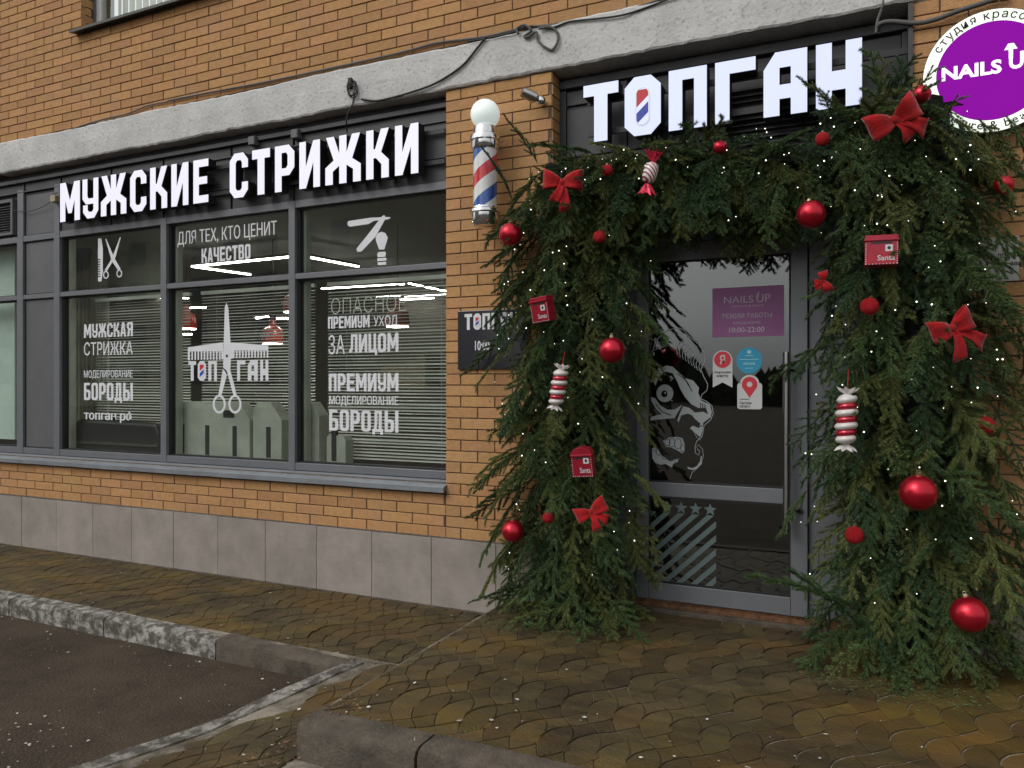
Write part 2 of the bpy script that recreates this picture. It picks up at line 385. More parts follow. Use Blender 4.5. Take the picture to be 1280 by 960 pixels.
def paved(parent, x0, x1, y0, y1, zf, name='paver', limit=300, inside=None):
    tiles = []
    M2 = Matrix(((P1.x, P2.x), (P1.y, P2.y))).inverted()
    cor = [M2 @ (Vector(p) - TC) for p in ((x0, y0), (x1, y0), (x1, y1), (x0, y1))]
    for i in range(int(min(c.x for c in cor)) - 3, int(max(c.x for c in cor)) + 3):
        for j in range(int(min(c.y for c in cor)) - 3, int(max(c.y for c in cor)) + 3):
            o = TC + P1 * i + P2 * j; polys = []; A = 0
            for pad in PADI:
                q = clip_poly([(o.x + p[0], o.y + p[1]) for p in pad], x0, x1, y0, y1)
                if len(q) < 3: continue
                cx = sum(p[0] for p in q) / len(q); cy = sum(p[1] for p in q) / len(q)
                if inside and not inside(cx, cy): continue
                ar = abs(sum(q[k][0] * q[(k + 1) % len(q)][1] - q[(k + 1) % len(q)][0] * q[k][1] for k in range(len(q)))) / 2
                if ar > .0004: polys.append((q, cx, cy)); A += ar
            if not polys: continue
            cx, cy = polys[0][1:]; q = cam_px(cx, cy, zf(cx, cy)); vis = q and -20 < q[0] < 1300 and 0 < q[1] < 980
            tiles.append((A / q[2] ** 3 if vis else 0, polys))
    tiles.sort(key=lambda c: -c[0]); rest = MB()
    def geo(mb, polys):
        tcx, tcy = polys[0][1:]; dz = random.uniform(-.0022, .0022); ta, tb = random.uniform(-.010, .010), random.uniform(-.010, .010)
        H = lambda p, q: zf(*p) + q + dz + ta * (p[0] - tcx) + tb * (p[1] - tcy)
        for o, cx, cy in polys:
            if sum(o[k][0] * o[(k + 1) % len(o)][1] - o[(k + 1) % len(o)][0] * o[k][1] for k in range(len(o))) < 0: o = o[::-1]
            n = len(o); i1 = [(cx + (p[0] - cx) * .95, cy + (p[1] - cy) * .95) for p in o]
            vs = [(p[0], p[1], H(p, -.012)) for p in o] + [(p[0], p[1], H(p, .0032)) for p in o] + [(p[0], p[1], H(p, .0052)) for p in i1]
            tr = tessellate_polygon([[Vector((p[0], p[1], 0)) for p in i1]]); fs = []
            for a, b, c in tr:
                A_, B_, C_ = i1[a], i1[b], i1[c]; fs.append((2 * n + a, 2 * n + b, 2 * n + c) if (B_[0] - A_[0]) * (C_[1] - A_[1]) - (C_[0] - A_[0]) * (B_[1] - A_[1]) > 0 else (2 * n + a, 2 * n + c, 2 * n + b))
            for k in range(n):
                l = (k + 1) % n; fs += [(k, l, n + l, n + k), (n + k, n + l, 2 * n + l, 2 * n + k)]
            mb.add(vs, fs)
    for k, (s_, polys) in enumerate(tiles):
        if k < limit and s_ > 0: mb = MB(); geo(mb, polys); mb.build(name, 'paver', parent)
        else: geo(rest, polys)
    if rest.v: rest.build('far_paver', 'paver', parent, kind='stuff')

XP, YP, ZP = -2.19, -2.07, .12          # entrance platform corner and height
# sidewalk beside the wall
b = MB(); b.box(-14, XP + .3, -1.06, .04, -.3, -.002); sw = struct('sidewalk', b, 'joint'); LOC[sw.name] = Vector((0, 0, 0))
paved(sw, -12.2, XP - .01, -1.03, -.03, lambda x, y: 0.0)
# sloping apron between the bay and the platform
def zap(x, y):
    t = min(1, max(0, (-1.06 - y) / .85)); xl = -2.62 - .36 * (-1.06 - y); w_ = min(1, max(0, (x - xl) / (XP - xl)))
    return -.118 * t * (1 - w_) - .025 * t * w_
b = MB(); n = 16; pts = []
for j in range(n + 1):
    y = -1.06 - 2.2 * j / n; xl = -2.62 - .36 * (-1.06 - y)
    for i in range(9):
        x = xl + (XP + .15 - xl) * i / 8; pts.append((x, y, zap(min(x, XP), y) - .002))
b.add(pts, [(j * 9 + i, (j + 1) * 9 + i, (j + 1) * 9 + i + 1, j * 9 + i + 1) for j in range(n) for i in range(8)])
ap = struct('sloping_path', b, 'joint'); LOC[ap.name] = Vector((0, 0, 0))
paved(ap, -3.6, XP - .01, -3.1, -1.06, zap, inside=lambda x, y: x > -2.50 - .36 * (-1.06 - y) + .06)
# entrance platform
b = MB(); b.box(XP, 4.0, YP + .14, .16, -.2, ZP - .002); pf = struct('entrance_platform', b, 'joint'); LOC[pf.name] = Vector((0, 0, 0))
paved(pf, XP + .02, 3.6, YP + .15, .10, lambda x, y: ZP)
# plinth-side grime strip
b = MB(); b.box(-12, XP - .01, -.035, -.004, -.01, .010); struct('mortar_fillet', b, 'concrete')

# kerbs
def kerb_stone(mb, p0, p1, w, h, zt0, zt1, ch=.02):
    p0, p1 = Vector(p0), Vector(p1); d = (p1 - p0).normalized(); q = Vector((d.y, -d.x))   # q points to the road side
    sec = [(0, -h), (w, -h), (w, -ch * 1.3), (w - ch * .4, -ch * .4), (w - ch * 1.5, 0), (0.0, 0)]
    n = 7; vs = []
    for i in range(n):
        t = i / (n - 1); c = p0 + (p1 - p0) * t; zt = zt0 + (zt1 - zt0) * t
        for k, (a, z) in enumerate(sec):
            jit = random.uniform(-.005, .005) if 0 < i < n - 1 else 0
            vs.append((c.x + q.x * (a + jit), c.y + q.y * (a + jit), zt + z + (jit * .7 if z > -h else 0)))
    m_ = len(sec)
    fs = [(i * m_ + k, i * m_ + (k + 1) % m_, (i + 1) * m_ + (k + 1) % m_, (i + 1) * m_ + k) for i in range(n - 1) for k in range(m_)]
    fs += [tuple(range(m_))[::-1], tuple((n - 1) * m_ + k for k in range(m_))]
    mb.add(vs, fs)
k1 = thing('parking_kerb', 'low kerb with flaking white paint between the parking bay and the sidewalk', 'kerb', (-6, -1.1, -.12))
xk = -11.6
while xk < -2.75:
    x2 = min(xk + 1.0, -2.64); last = x2 > -3.7
    mb = MB(); kerb_stone(mb, (xk + .006, -1.035), (x2 - .006, -1.035), .125, .3, .004, .004 if not last else -.01, .022)
    mb.build('kerb_stone', 'concrete' if x2 > -3.4 else 'kerb_white', k1, autosm=True, smooth=True); xk += 1.0
k2 = thing('platform_kerb', 'tall weathered concrete kerb along the front edge of the paved entrance platform', 'kerb', (-1, YP, 0))
xs = [XP, -1.60, -.60, .40, 1.40, 2.4, 3.4]
for i in range(len(xs) - 1):
    mb = MB(); kerb_stone(mb, (xs[i] + .007, YP + .15), (xs[i + 1] - .007, YP + .15), .15, .35, ZP + .010 + (.006 if i % 2 else 0), ZP + .012, .026)
    mb.build('kerb_stone', 'concrete', k2, smooth=True, autosm=True)
k3 = thing('ramp_edge', 'pale flush concrete strip running from the kerb end down beside the mossy path', 'kerb', (-2.8, -1.5, -.1))
n = 14; mb = MB(); vs = []
for i in range(n + 1):
    y = -1.10 - 1.9 * i / n; xl = -2.62 - .36 * (-1.06 - y); t = min(1, (-1.06 - y) / .85); z = -.112 * t + .006
    wl = random.uniform(-.012, .012)
    vs += [(xl - .03 + wl, y, z - .08), (xl - .02 + wl, y, z), (xl + .075 + random.uniform(-.01, .01), y, z + .004), (xl + .085, y, z - .08)]
mb.add(vs, [(i * 4 + k, i * 4 + k + 1, (i + 1) * 4 + k + 1, (i + 1) * 4 + k) for i in range(n) for k in range(3)])
mb.build('flush_strip', 'strip', k3)

# ------------------------------------------------------------------ brick facade
bw = thing('brick_wall', 'ochre brick facade of the building around the shop window and entrance', 'wall', (-3, 0, 0))
def brick_mesh(w):
    mb = MB(); h = .0680; d = .05; c = .0025
    mb.add([(-w / 2, c, -h / 2), (w / 2, c, -h / 2), (w / 2, c, h / 2), (-w / 2, c, h / 2),
            (-w / 2 + c, 0, -h / 2 + c), (w / 2 - c, 0, -h / 2 + c), (w / 2 - c, 0, h / 2 - c), (-w / 2 + c, 0, h / 2 - c),
            (-w / 2, d, -h / 2), (w / 2, d, -h / 2), (w / 2, d, h / 2), (-w / 2, d, h / 2)],
           [(4, 5, 6, 7), (0, 1, 5, 4), (1, 2, 6, 5), (2, 3, 7, 6), (3, 0, 4, 7), (1, 0, 8, 9), (2, 1, 9, 10), (3, 2, 10, 11), (0, 3, 11, 8)])
    return mb
BR = []      # (x centre, z centre, width)
def course(x0, x1, z, odd):
    k0 = math.floor((x0 - 5.2) / .26) - 1; x = k0 * .26 + (.13 if odd else 0) + .042
    while x < x1:
        a, b_ = max(x + .004, x0), min(x + .256, x1)
        if b_ - a > .035: BR.append(((a + b_) / 2, z, b_ - a))
        x += .26
XR = 5.0; ZT = 6.3
zs = PL + .044; row = 0
UWX0, UWX1, UWZ = -6.46, -4.75, 4.735
while zs < ZT:
    odd = row % 2
    if zs + .033 < .835: course(-13, XW + .0, zs, odd)                                  # below the window
    if zs < ZL0 - .03: course(XW + .003, XD0 - .003, zs, odd); course(XD1 + .003, XR, zs, odd)    # pier and right wall
    elif zs < ZL1: course(XD1 + .30, XR, zs, odd); course(-13, XL0 - .02, zs, odd)
    elif zs < UWZ - .02: course(-13, XR, zs, odd)
    else: course(-13, UWX0, zs, odd); course(UWX1, XR, zs, odd)
    zs += .075; row += 1
sc_ = []
for (x, z, w_) in BR:
    q = cam_px(x, 0, z); sc_.append((w_ / q[2] ** 3 if q and -5 < q[0] < 1285 and -5 < q[1] < 965 and not (-2.2 < x < .75 and z < 3.1) else 0))
order = sorted(range(len(BR)), key=lambda i: -sc_[i]); rest = MB(); cache = {}
for k, i in enumerate(order):
    x, z, w_ = BR[i]; key = round(w_, 3); jy = random.uniform(-.0018, .0018); jr = random.uniform(-.004, .004)
    if k < 300:
        if key not in cache:
            o = brick_mesh(w_).build('brick', 'brick'); cache[key] = o.data; bpy.data.objects.remove(o)
        inst(cache[key], 'brick', (x, jy, z), (0, jr, 0), bw)
    else:
        mb = brick_mesh(w_); cj, sj = math.cos(jr), math.sin(jr)
        rest.add([(p[0] * cj + p[2] * sj + x, p[1] + jy, p[2] * cj - p[0] * sj + z) for p in mb.v], mb.f)
rest.build('brick_courses', 'brick', bw, kind='stuff')
mb = MB()
for (x0, x1, z0, z1) in ((-13, XW, PL, .86), (XW, XD0, PL, ZL0), (XD1, XR, PL, ZL0 + .3), (-13, XL0, ZL0, ZL1), (-13, XR, ZL1 - .002, UWZ), (-13, UWX0, UWZ, ZT), (UWX1, XR, UWZ, ZT)):
    mb.box(x0 + .006, x1 - .006, .009, .34, z0, z1)
mb.build('mortar_bed', 'mortar', bw)
# brick returns at the left reveal of the upper window and of the entrance
mb = MB()
z = UWZ + .03; k = 0
while z < ZT - .05:
    mb.box(UWX0 - .10, UWX0, .006, .118 if k % 2 else .10, z - .033, z + .033); z += .075; k += 1
z = PL + .044
while z < ZL0 - .04: mb.box(XD0 - .06, XD0 + .0015, .012, .13, z - .033, z + .033); z += .075
mb.build('reveal_brick', 'brick', bw, kind='stuff')
# plaster band
mb = MB(); n = 160; sec0 = []
vs = []
for i in range(n + 1):
    x = XL0 + (XD1 + .015 - XL0) * i / n
    j1, j2 = random.uniform(-.004, .004), random.uniform(-.005, .005)
    zt = ZL1 + .012 + j1 + .006 * math.sin(x * 3.1); zb = ZL0 + j2 + .003 * math.sin(x * 5)
    vs += [(x, .20, zb), (x, -.018, zb), (x, -.026 + j1 * .6, zb + .012), (x, -.030, (zt + zb) / 2 + j1), (x, -.026, zt - .02), (x, -.004, zt), (x, .06, zt + .002)]
mb.add(vs, [(i * 7 + k, (i + 1) * 7 + k, (i + 1) * 7 + k + 1, i * 7 + k + 1) for i in range(n) for k in range(6)] + [tuple(range(7)), tuple(n * 7 + k for k in range(7))[::-1]])
mb.build('plaster_lintel', 'plaster', bw, label='rough pale grey plaster lintel band')
# plinth slabs, half a metre wide
pl = thing('stone_plinth', 'grey stone slab plinth along the foot of the brick wall', 'plinth', (-5, 0, 0))
mb = MB(); mb.box(-13, XD0 - .003, .012, .3, -.3, PL - .004); mb.box(XD1 + .003, XR, .012, .3, -.3, PL - .004); mb.build('mortar_bed', 'mortar', pl)
x = -7.283 - .5 * 11
while x < XR:
    a, b_ = x + .002, x + .498
    for (lo, hi) in ((-13, XD0), (XD1, XR)):
        c0, c1 = max(a, lo), min(b_, hi)
        if c1 - c0 > .02:
            mb = MB(); mb.box(c0, c1, -.014 + random.uniform(-.0015, .0015), .03, -.02 if x < -2 else ZP - .03, PL + random.uniform(-.002, .002)); mb.build('stone_slab', 'plinth', pl, bevel=.002)
    x += .5
mb = MB(); mb.box(-13, XD0 - .001, -.006, .03, PL + .003, PL + .0125); mb.box(XD1, XR, -.006, .03, PL + .003, PL + .0125); mb.build('mortar_line', 'mortar', pl)

# upper window
uw = thing('upper_window', 'grey framed window above the plaster band, cut by the picture top', 'window', (UWX0, .1, UWZ))
mb = MB(); yw = .12
mb.box(UWX0 + .0, UWX0 + .03, yw, yw + .06, UWZ, ZT); mb.build('outer_frame', 'frame', uw)
mb = MB(); mb.box(UWX0 + .033, UWX0 + .10, yw + .006, yw + .06, UWZ, ZT); mb.box(UWX0 + .10, UWX1, yw + .006, yw + .06, UWZ, UWZ + .05); mb.build('frame', mat('upvc', (.50, .49, .52), .4), uw, bevel=.003)
mb = MB(); mb.add([(UWX0 + .08, yw + .03, UWZ), (UWX1, yw + .03, UWZ), (UWX1, yw + .03, ZT), (UWX0 + .08, yw + .03, ZT)], [(0, 1, 2, 3)]); mb.build('pane', 'glass', uw)
mb = MB()
for k in range(40): x = UWX0 + .1 + k * .045; mb.box(x, x + .03, .3 + .012 * (k % 2), .31 + .012 * (k % 2), UWZ - .05, ZT)
mb.build('net_curtain', 'curtain', uw)
mb = MB(); mb.add([(UWX0 - .06, -.075, UWZ - .035), (UWX1 + .06, -.075, UWZ - .035), (UWX1 + .06, .15, UWZ + .006), (UWX0 - .06, .15, UWZ + .006),
                   (UWX0 - .06, -.075, UWZ - .058), (UWX1 + .06, -.075, UWZ - .058), (UWX1 + .06, .0, UWZ - .04), (UWX0 - .06, .0, UWZ - .04)],
                  [(0, 1, 2, 3), (4, 5, 1, 0), (7, 6, 5, 4), (0, 3, 7, 4)])
mb.build('sill', mat('darksill', (.045, .05, .045), .45, metal=.3), uw)

# ------------------------------------------------------------------ shop window
sf = thing('shop_window', 'large grey aluminium shop window with white lettering and haircut pictograms on its panes', 'window', (-5, .05, .88))
YF, YG = .055, .105
def vert(x0, x1, z0, z1, y0=YF, y1=.17, name='mullion', m='frame'):
    mb = MB(); mb.box(x0, x1, y0, y1, z0, z1); return mb.build(name, m, sf, bevel=.0025)
ZB0, ZB1 = W(555, 599, YF)[1], W(555, 589, YF)[1]       # bottom rail
ZT0, ZT1 = W(557, 334.8, YF)[1], W(557, 327.4, YF)[1]   # transom
ZH0 = W(557, 236, YF)[1]; ZH1 = ZH0 + .055
MX = [(WX(21, YF), WX(28.3, YF)), (WX(67, YF), WX(74, YF)), (WX(200.5, YF), WX(207.5, YF)), (WX(360.5, YF), WX(368.3, YF))]
XWL = -9.4
for a, b_ in MX: vert(a, b_, ZB0 - .002, ZH1 + .001)
for a, b_ in ((XWL, MX[0][0]), (MX[0][1], MX[1][0]), (MX[1][1], MX[2][0]), (MX[2][1], MX[3][0]), (MX[3][1], XW - .004)):
    vert(a + .001, b_ - .001, ZB0, ZB1, YF + .004, name='bottom_rail'); vert(a + .001, b_ - .001, ZT0, ZT1, YF + .004, name='transom'); vert(a + .001, b_ - .001, ZH0, ZH1, YF + .004, name='head_rail')
vert(XW - .012, XW - .003, ZB1, ZH0, YF + .01, name='jamb', m='gasket')
bays = [(XWL, MX[0][0]), (MX[1][1], MX[2][0]), (MX[2][1], MX[3][0]), (MX[3][1], XW - .012)]
for a, b_ in bays:
    for z0, z1 in ((ZB1, ZT0), (ZT1, ZH0)):
        mb = MB(); g = .022
        mb.prism([[(a, z0), (b_, z0), (b_, z1), (a, z1)], [(a + g, z0 + .012), (b_ - .012, z0 + .012), (b_ - .012, z1 - .012), (a + g, z1 - .012)]], YG - .018, YG + .03)
        mb.build('gasket', 'gasket', sf)
        mb = MB(); mb.add([(a + .01, YG, z0), (b_ - .01, YG, z0), (b_ - .01, YG, z1), (a + .01, YG, z1)], [(0, 1, 2, 3)]); mb.build('glass_pane', 'glass', sf)
        mb = MB(); mb.box(a + .001, a + .045, YG + .03, .19, z0, z1); mb.build('inner_frame', 'cabinet', sf)
# blind metal panels beside the first mullion
for z0, z1 in ((ZB1, ZT0), (ZT1, ZH0), (ZH1, 3.36)):
    mb = MB(); a, b_ = MX[0][1], MX[1][0]; mb.prism([[(a, z0), (b_, z0), (b_, z1), (a, z1)], [(a + .012, z0 + .012), (b_ - .012, z0 + .012), (b_ - .012, z1 - .012), (a + .012, z1 - .012)]], YF + .022, YF + .05); mb.build('gasket', 'gasket', sf)
    mb = MB(); mb.box(a + .012, b_ - .012, YF + .026, YF + .05, z0 + .012, z1 - .012); mb.build('metal_panel', 'panel', sf)
# fascia behind the sign
vert(MX[0][0] + .0, MX[0][1], ZH1 + .002, 3.40, YF + .005, name='fascia_post'); vert(MX[1][0], MX[1][1] - .01, ZH1 + .002, 3.40, YF + .006, name='fascia_post', m='frame')
mb = MB(); mb.box(XWL, XW - .004, .10, .2, ZH1, ZL0 - .001); mb.build('fascia_back', 'fascia', sf)
fx = [MX[1][1]] + [WX(p, .08) for p in (205, 285, 372, 470)] + [XW - .01]
fx = [XWL, MX[0][1], MX[1][1], WX(140, .08), WX(205, .08), WX(290, .08), WX(368, .08), XW - .01]
for i in range(len(fx) - 1):
    for z0, z1 in ((ZH1 + .002, 3.12), (3.125, 3.37), (3.385, 3.46)):
        if i < 2 and z0 < 3.3: continue
        mb = MB(); mb.box(fx[i] + .012, fx[i + 1] - .012, .075, .102, z0, z1); mb.build('fascia_panel', 'fascia', sf, bevel=.002)
mb = MB(); mb.box(XWL, XW - .006, .045, .1, 3.465, 3.50); mb.box(XWL, XW - .006, .06, .1, 3.372, 3.383); mb.build('fascia_trim', 'fascia', sf, bevel=.003)
# ventilation grille far left
mb = MB(); a = WX(18, .07); mb.prism([[(XWL, ZH1 + .03), (a, ZH1 + .03), (a, 3.33), (XWL, 3.33)], [(XWL + .03, ZH1 + .055), (a - .03, ZH1 + .055), (a - .03, 3.30), (XWL + .03, 3.30)]], .05, .10)
vg = mb.build('vent_grille', 'panel', sf)
for k in range(11):
    mb = MB(); z = ZH1 + .07 + k * .021 * (3.30 - ZH1 - .08) / .231; mb.add([(XWL + .03, .06, z - .006), (a - .031, .06, z - .006), (a - .031, .088, z + .012), (XWL + .03, .088, z + .012), (XWL + .03, .06, z - .003), (a - .031, .06, z - .003)], [(0, 1, 2, 3), (4, 5, 1, 0)]); mb.build('louver', 'panel', vg)
# sill
mb = MB(); n = 40; vs = []
for i in range(n + 1):
    x = XWL + (XW + .01 - XWL) * i / n; j = random.uniform(-.0015, .0015)
    vs += [(x, .06, ZB0 - .004), (x, -.045 + j, ZB0 - .045 + j), (x, -.047 + j, ZB0 - .078 + j), (x, -.036, ZB0 - .082)]
mb.add(vs, [(i * 4 + k, i * 4 + k + 1, (i + 1) * 4 + k + 1, (i + 1) * 4 + k) for i in range(n) for k in range(3)] + [(n * 4, n * 4 + 1, n * 4 + 2, n * 4 + 3)])
mb.build('sill', 'sill', sf)

def ellipse(cx, cy, rx, ry, n=24): return [(cx + rx * math.cos(2 * math.pi * k / n), cy + ry * math.sin(2 * math.pi * k / n)) for k in range(n)]
# block glyphs of the shop sign, unit box
GL = {
 'Т': [[(0,1),(1,1),(1,.80),(.69,.80),(.69,0),(.31,0),(.31,.80),(0,.80)]],
 'П': [[(0,0),(0,1),(1,1),(1,0),(.67,0),(.67,.82),(.36,.82),(.36,0)]],
 'Г': [[(0,0),(0,1),(1,1),(1,.79),(.36,.79),(.36,0)]],
 'А': [[(0,0),(0,.74),(.27,1),(1,1),(1,0),(.63,0),(.63,.26),(.37,.26),(.37,0)],[(.37,.48),(.63,.48),(.63,.75),(.37,.75)]],
 'Н': [[(0,0),(0,1),(.35,1),(.35,.56),(.65,.56),(.65,1),(1,1),(1,0),(.65,0),(.65,.27),(.35,.27),(.35,0)]],
 'О': [[(.27,0),(0,.17),(0,.83),(.27,1),(.73,1),(1,.83),(1,.17),(.73,0)]],
 'М': [[(0,0),(0,1),(.28,1),(.5,.52),(.72,1),(1,1),(1,0),(.74,0),(.74,.56),(.58,.2),(.42,.2),(.26,.56),(.26,0)]],
 'У': [[(0,1),(.30,1),(.30,.56),(.38,.50),(.70,.50),(.70,1),(1,1),(1,.18),(.74,0),(.30,0),(.04,.16),(.04,.34),(.32,.34),(.32,.22),(.40,.16),(.62,.16),(.70,.22),(.70,.36),(.22,.36),(0,.50)]],
 'Ж': [[(.02,1),(.24,1),(.40,.62),(.40,1),(.60,1),(.60,.62),(.76,1),(.98,1),(.76,.50),(1,.36),(1,0),(.79,0),(.79,.27),(.60,.38),(.60,0),(.40,0),(.40,.38),(.21,.27),(.21,0),(0,0),(0,.36),(.24,.50)]],
 'С': [[(.26,0),(0,.16),(0,.84),(.26,1),(.74,1),(1,.84),(1,.66),(.68,.66),(.68,.78),(.60,.84),(.40,.84),(.32,.78),(.32,.22),(.40,.16),(.60,.16),(.68,.22),(.68,.34),(1,.34),(1,.16),(.74,0)]],
 'К': [[(0,0),(0,1),(.32,1),(.32,.60),(.40,.60),(.66,1),(1,1),(.66,.53),(1,.36),(1,0),(.68,0),(.68,.28),(.44,.42),(.32,.42),(.32,0)]],
 'И': [[(0,0),(0,1),(.31,1),(.31,.44),(.68,1),(1,1),(1,0),(.69,0),(.69,.56),(.32,0)]],
 'Е': [[(0,0),(0,1),(1,1),(1,.83),(.36,.83),(.36,.60),(.92,.60),(.92,.43),(.36,.43),(.36,.17),(1,.17),(1,0)]],
 'Р': [[(0,0),(0,1),(.72,1),(1,.84),(1,.50),(.74,.34),(.34,.34),(.34,0)],[(.34,.50),(.58,.50),(.66,.56),(.66,.78),(.58,.84),(.34,.84)]],
}
GB = dict(GL); GW = {'Ж': 1.4, 'М': 1.32, 'Ы': 1.4, 'Д': 1.12, 'И': 1.06}
_C = [(.28,0),(.10,.04),(0,.13),(0,.87),(.10,.96),(.28,1),(.72,1),(.90,.96),(1,.87),(1,.13),(.90,.04),(.72,0)]
GB['О'] = [_C, [(.34,.20),(.42,.15),(.58,.15),(.66,.20),(.66,.80),(.58,.85),(.42,.85),(.34,.80)]]
GB['А'] = [[(0,0),(.30,1),(.70,1),(1,0),(.68,0),(.63,.18),(.37,.18),(.32,0)], [(.41,.34),(.59,.34),(.50,.72)]]
GB['Б'] = [[(0,0),(0,1),(.90,1),(.90,.86),(.34,.86),(.34,.60),(.74,.60),(.92,.56),(1,.47),(1,.13),(.92,.04),(.74,0)], [(.34,.14),(.58,.14),(.66,.18),(.66,.42),(.58,.46),(.34,.46)]]
GB['Д'] = [[(0,-.12),(0,.14),(.14,.14),(.20,.40),(.22,1),(.88,1),(.88,.14),(1,.14),(1,-.12),(.74,-.12),(.74,0),(.24,0),(.24,-.12)], [(.40,.14),(.46,.45),(.48,.86),(.60,.86),(.60,.14)]]
GB['Л'] = [[(-.06,0),(-.06,.15),(.10,.20),(.16,.40),(.18,1),(1,1),(1,0),(.68,0),(.68,.85),(.46,.85),(.44,.35),(.36,.08),(.18,0)]]
GB['Ы'] = [[(0,0),(0,1),(.24,1),(.24,.60),(.48,.60),(.62,.55),(.68,.46),(.68,.14),(.62,.05),(.48,0)], [(.24,.14),(.38,.14),(.44,.18),(.44,.42),(.38,.46),(.24,.46)]]
GB['|'] = [[(.76,0),(.76,1),(1,1),(1,0)]]
GB['Я'] = [[(0,0),(.10,.12),(.12,.36),(.24,.47),(.05,.56),(0,.66),(0,.88),(.08,.96),(.26,1),(1,1),(1,0),(.66,0),(.66,.42),(.46,.42),(.44,.12),(.36,0)], [(.66,.56),(.66,.86),(.42,.86),(.34,.80),(.34,.62),(.42,.56)]]
GB['Ч'] = [[(0,1),(0,.50),(.10,.40),(.30,.36),(.68,.36),(.68,0),(1,0),(1,1),(.68,1),(.68,.50),(.42,.50),(.34,.56),(.34,1)]]
GB['В'] = [[(0,0),(0,1),(.70,1),(.88,.96),(.96,.88),(.96,.64),(.84,.53),(1,.42),(1,.13),(.90,.04),(.72,0)], [(.34,.14),(.58,.14),(.66,.19),(.66,.40),(.58,.45),(.34,.45)], [(.34,.58),(.56,.58),(.64,.63),(.64,.82),(.56,.86),(.34,.86)]]
GB['Ц'] = [[(0,0),(0,1),(.33,1),(.33,.15),(.62,.15),(.62,1),(.94,1),(.94,.15),(1.06,.15),(1.06,-.14),(.80,-.14),(.80,0)]]
def bold(mb, body, pxl, pyt, pyb, pxr, y, gap=.16):
    x0, zt = W(pxl, pyt, y); zb = W(pxl, pyb, y)[1]; x1 = WX(pxr, y)
    ws = [GW.get(c, 1) for c in body]; u = (x1 - x0) / (sum(ws) + gap * (len(body) - 1)); x = x0
    for c, w_ in zip(body, ws):
        for g_ in ([GB[c], GB['|']] if c == 'Ы' else [GB[c]]): mb.prism([[(x + u * w_ * a, zb + (zt - zb) * b_) for a, b_ in l] for l in g_], y)
        x += u * (w_ + gap)
def capsule(cx, cz, rx, hz, n=8):
    p = [(cx + rx * math.cos(math.pi * k / n), cz + hz + rx * math.sin(math.pi * k / n)) for k in range(n + 1)]
    return p + [(cx - rx * math.cos(math.pi * k / n), cz - hz - rx * math.sin(math.pi * k / n)) for k in range(n + 1)]
def pole_mark(mb, cx, cz, rx, hz, y):    # small striped barber capsule: slots 0 white 1 red 2 blue
    mb.cur = 0; cap = capsule(cx, cz, rx, hz); mb.prism([cap], y)
    x0, x1, z0, z1 = cx - rx * .86, cx + rx * .86, cz - hz - rx * .7, cz + hz + rx * .7; H = z1 - z0
    for ci, f0, f1 in ((1, .70, 1.5), (2, .20, .52)):
        q = [(x0, z0 + H * (f0 - .22)), (x1, z0 + H * (f0 + .10)), (x1, z0 + H * (f1 + .10)), (x0, z0 + H * (f1 - .22))]
        q = [p for p in clip_poly(q, x0, x1, z0, z1)]
        if len(q) > 2: mb.cur = ci; mb.prism([q], y - .0006)
    mb.cur = 0
# lettering on the panes
YD = YG - .003
def letter(rows, label=None, m='vinyl', y=YD):
    mb = MB()
    for r_ in rows:
        if r_[-1] == 'B': bold(mb, *r_[:5], y)
        else: T(mb, *r_[:5], y, *r_[5:])
    return mb.build('lettering', m, sf, label=label)
letter([('МУЖСКАЯ', 105, 405.5, 422.5, 166, 'B')], label='white words МУЖСКАЯ'); letter([('СТРИЖКА', 105, 428, 444.5, 166, .0, .003)], label='white words СТРИЖКА')
letter([('МОДЕЛИРОВАНИЕ', 105, 463, 474, 166, .0, .002), ('БОРОДЫ', 105, 478.5, 500, 166, 'B')], label='white words МОДЕЛИРОВАНИЕ БОРОДЫ')
letter([('топган рф', 105, 513, 527, 166, .01, .006)], label='white words топган рф')
letter([('ДЛЯ ТЕХ, КТО ЦЕНИТ', 222, 290, 309.5, 346, -.004, .003), ('КАЧЕСТВО', 252, 311, 329, 313, 'B')], label='white words ДЛЯ ТЕХ, КТО ЦЕНИТ КАЧЕСТВО')
letter([('ПРЕМИУМ', 410, 396, 411, 462, 'B'), ('УХОД', 467, 395, 410, 497, -.005, .002), ('ЗА', 410.5, 419, 443, 431, -.005, .003), ('ЛИЦОМ', 437, 418, 441, 498, 'B')], label='white words ПРЕМИУМ УХОД ЗА ЛИЦОМ')
letter([('ПРЕМИУМ', 411, 467, 489, 498, 'B'), ('МОДЕЛИРОВАНИЕ', 411.5, 494.5, 507.5, 498, .0, .003), ('БОРОДЫ', 411.5, 512, 538, 498, 'B')], label='white words ПРЕМИУМ МОДЕЛИРОВАНИЕ БОРОДЫ')

# comb, scissors and name on the middle pane
mb = MB(); Z8 = zoomed(200, 370, 4.174)
comb = [(145,268),(340,240),(565,258),(565,322),(556,322)]
x = 556
def teeth(xa, xb, base, low):
    o = []; x = xb
    while x > xa + 14: o += [(x, low(x)), (x - 7.5, low(x)), (x - 7.5, base), (x - 15.6, base)]; x -= 15.6
    return o
cr = [(368, 242), (565, 258), (565, 322)] + [(556.5, 322), (556.5, 284)]
x = 548
while x > 385: cr += [(x, 284), (x, 322 + (565 - x) * .01), (x - 8, 322 + (565 - x) * .01), (x - 8, 284)]; x -= 16
cr += [(380, 284), (380, 327), (368, 327)]
mb.prism([PX(Z8(cr), YD)], YD)
cl_ = [(330, 241), (145, 268), (145, 335), (156, 335), (156, 290)]
x = 164
while x < 312: cl_ += [(x, 289), (x, 333), (x + 8, 333), (x + 8, 289)]; x += 16
cl_ += [(320, 286), (320, 330), (330, 330)]
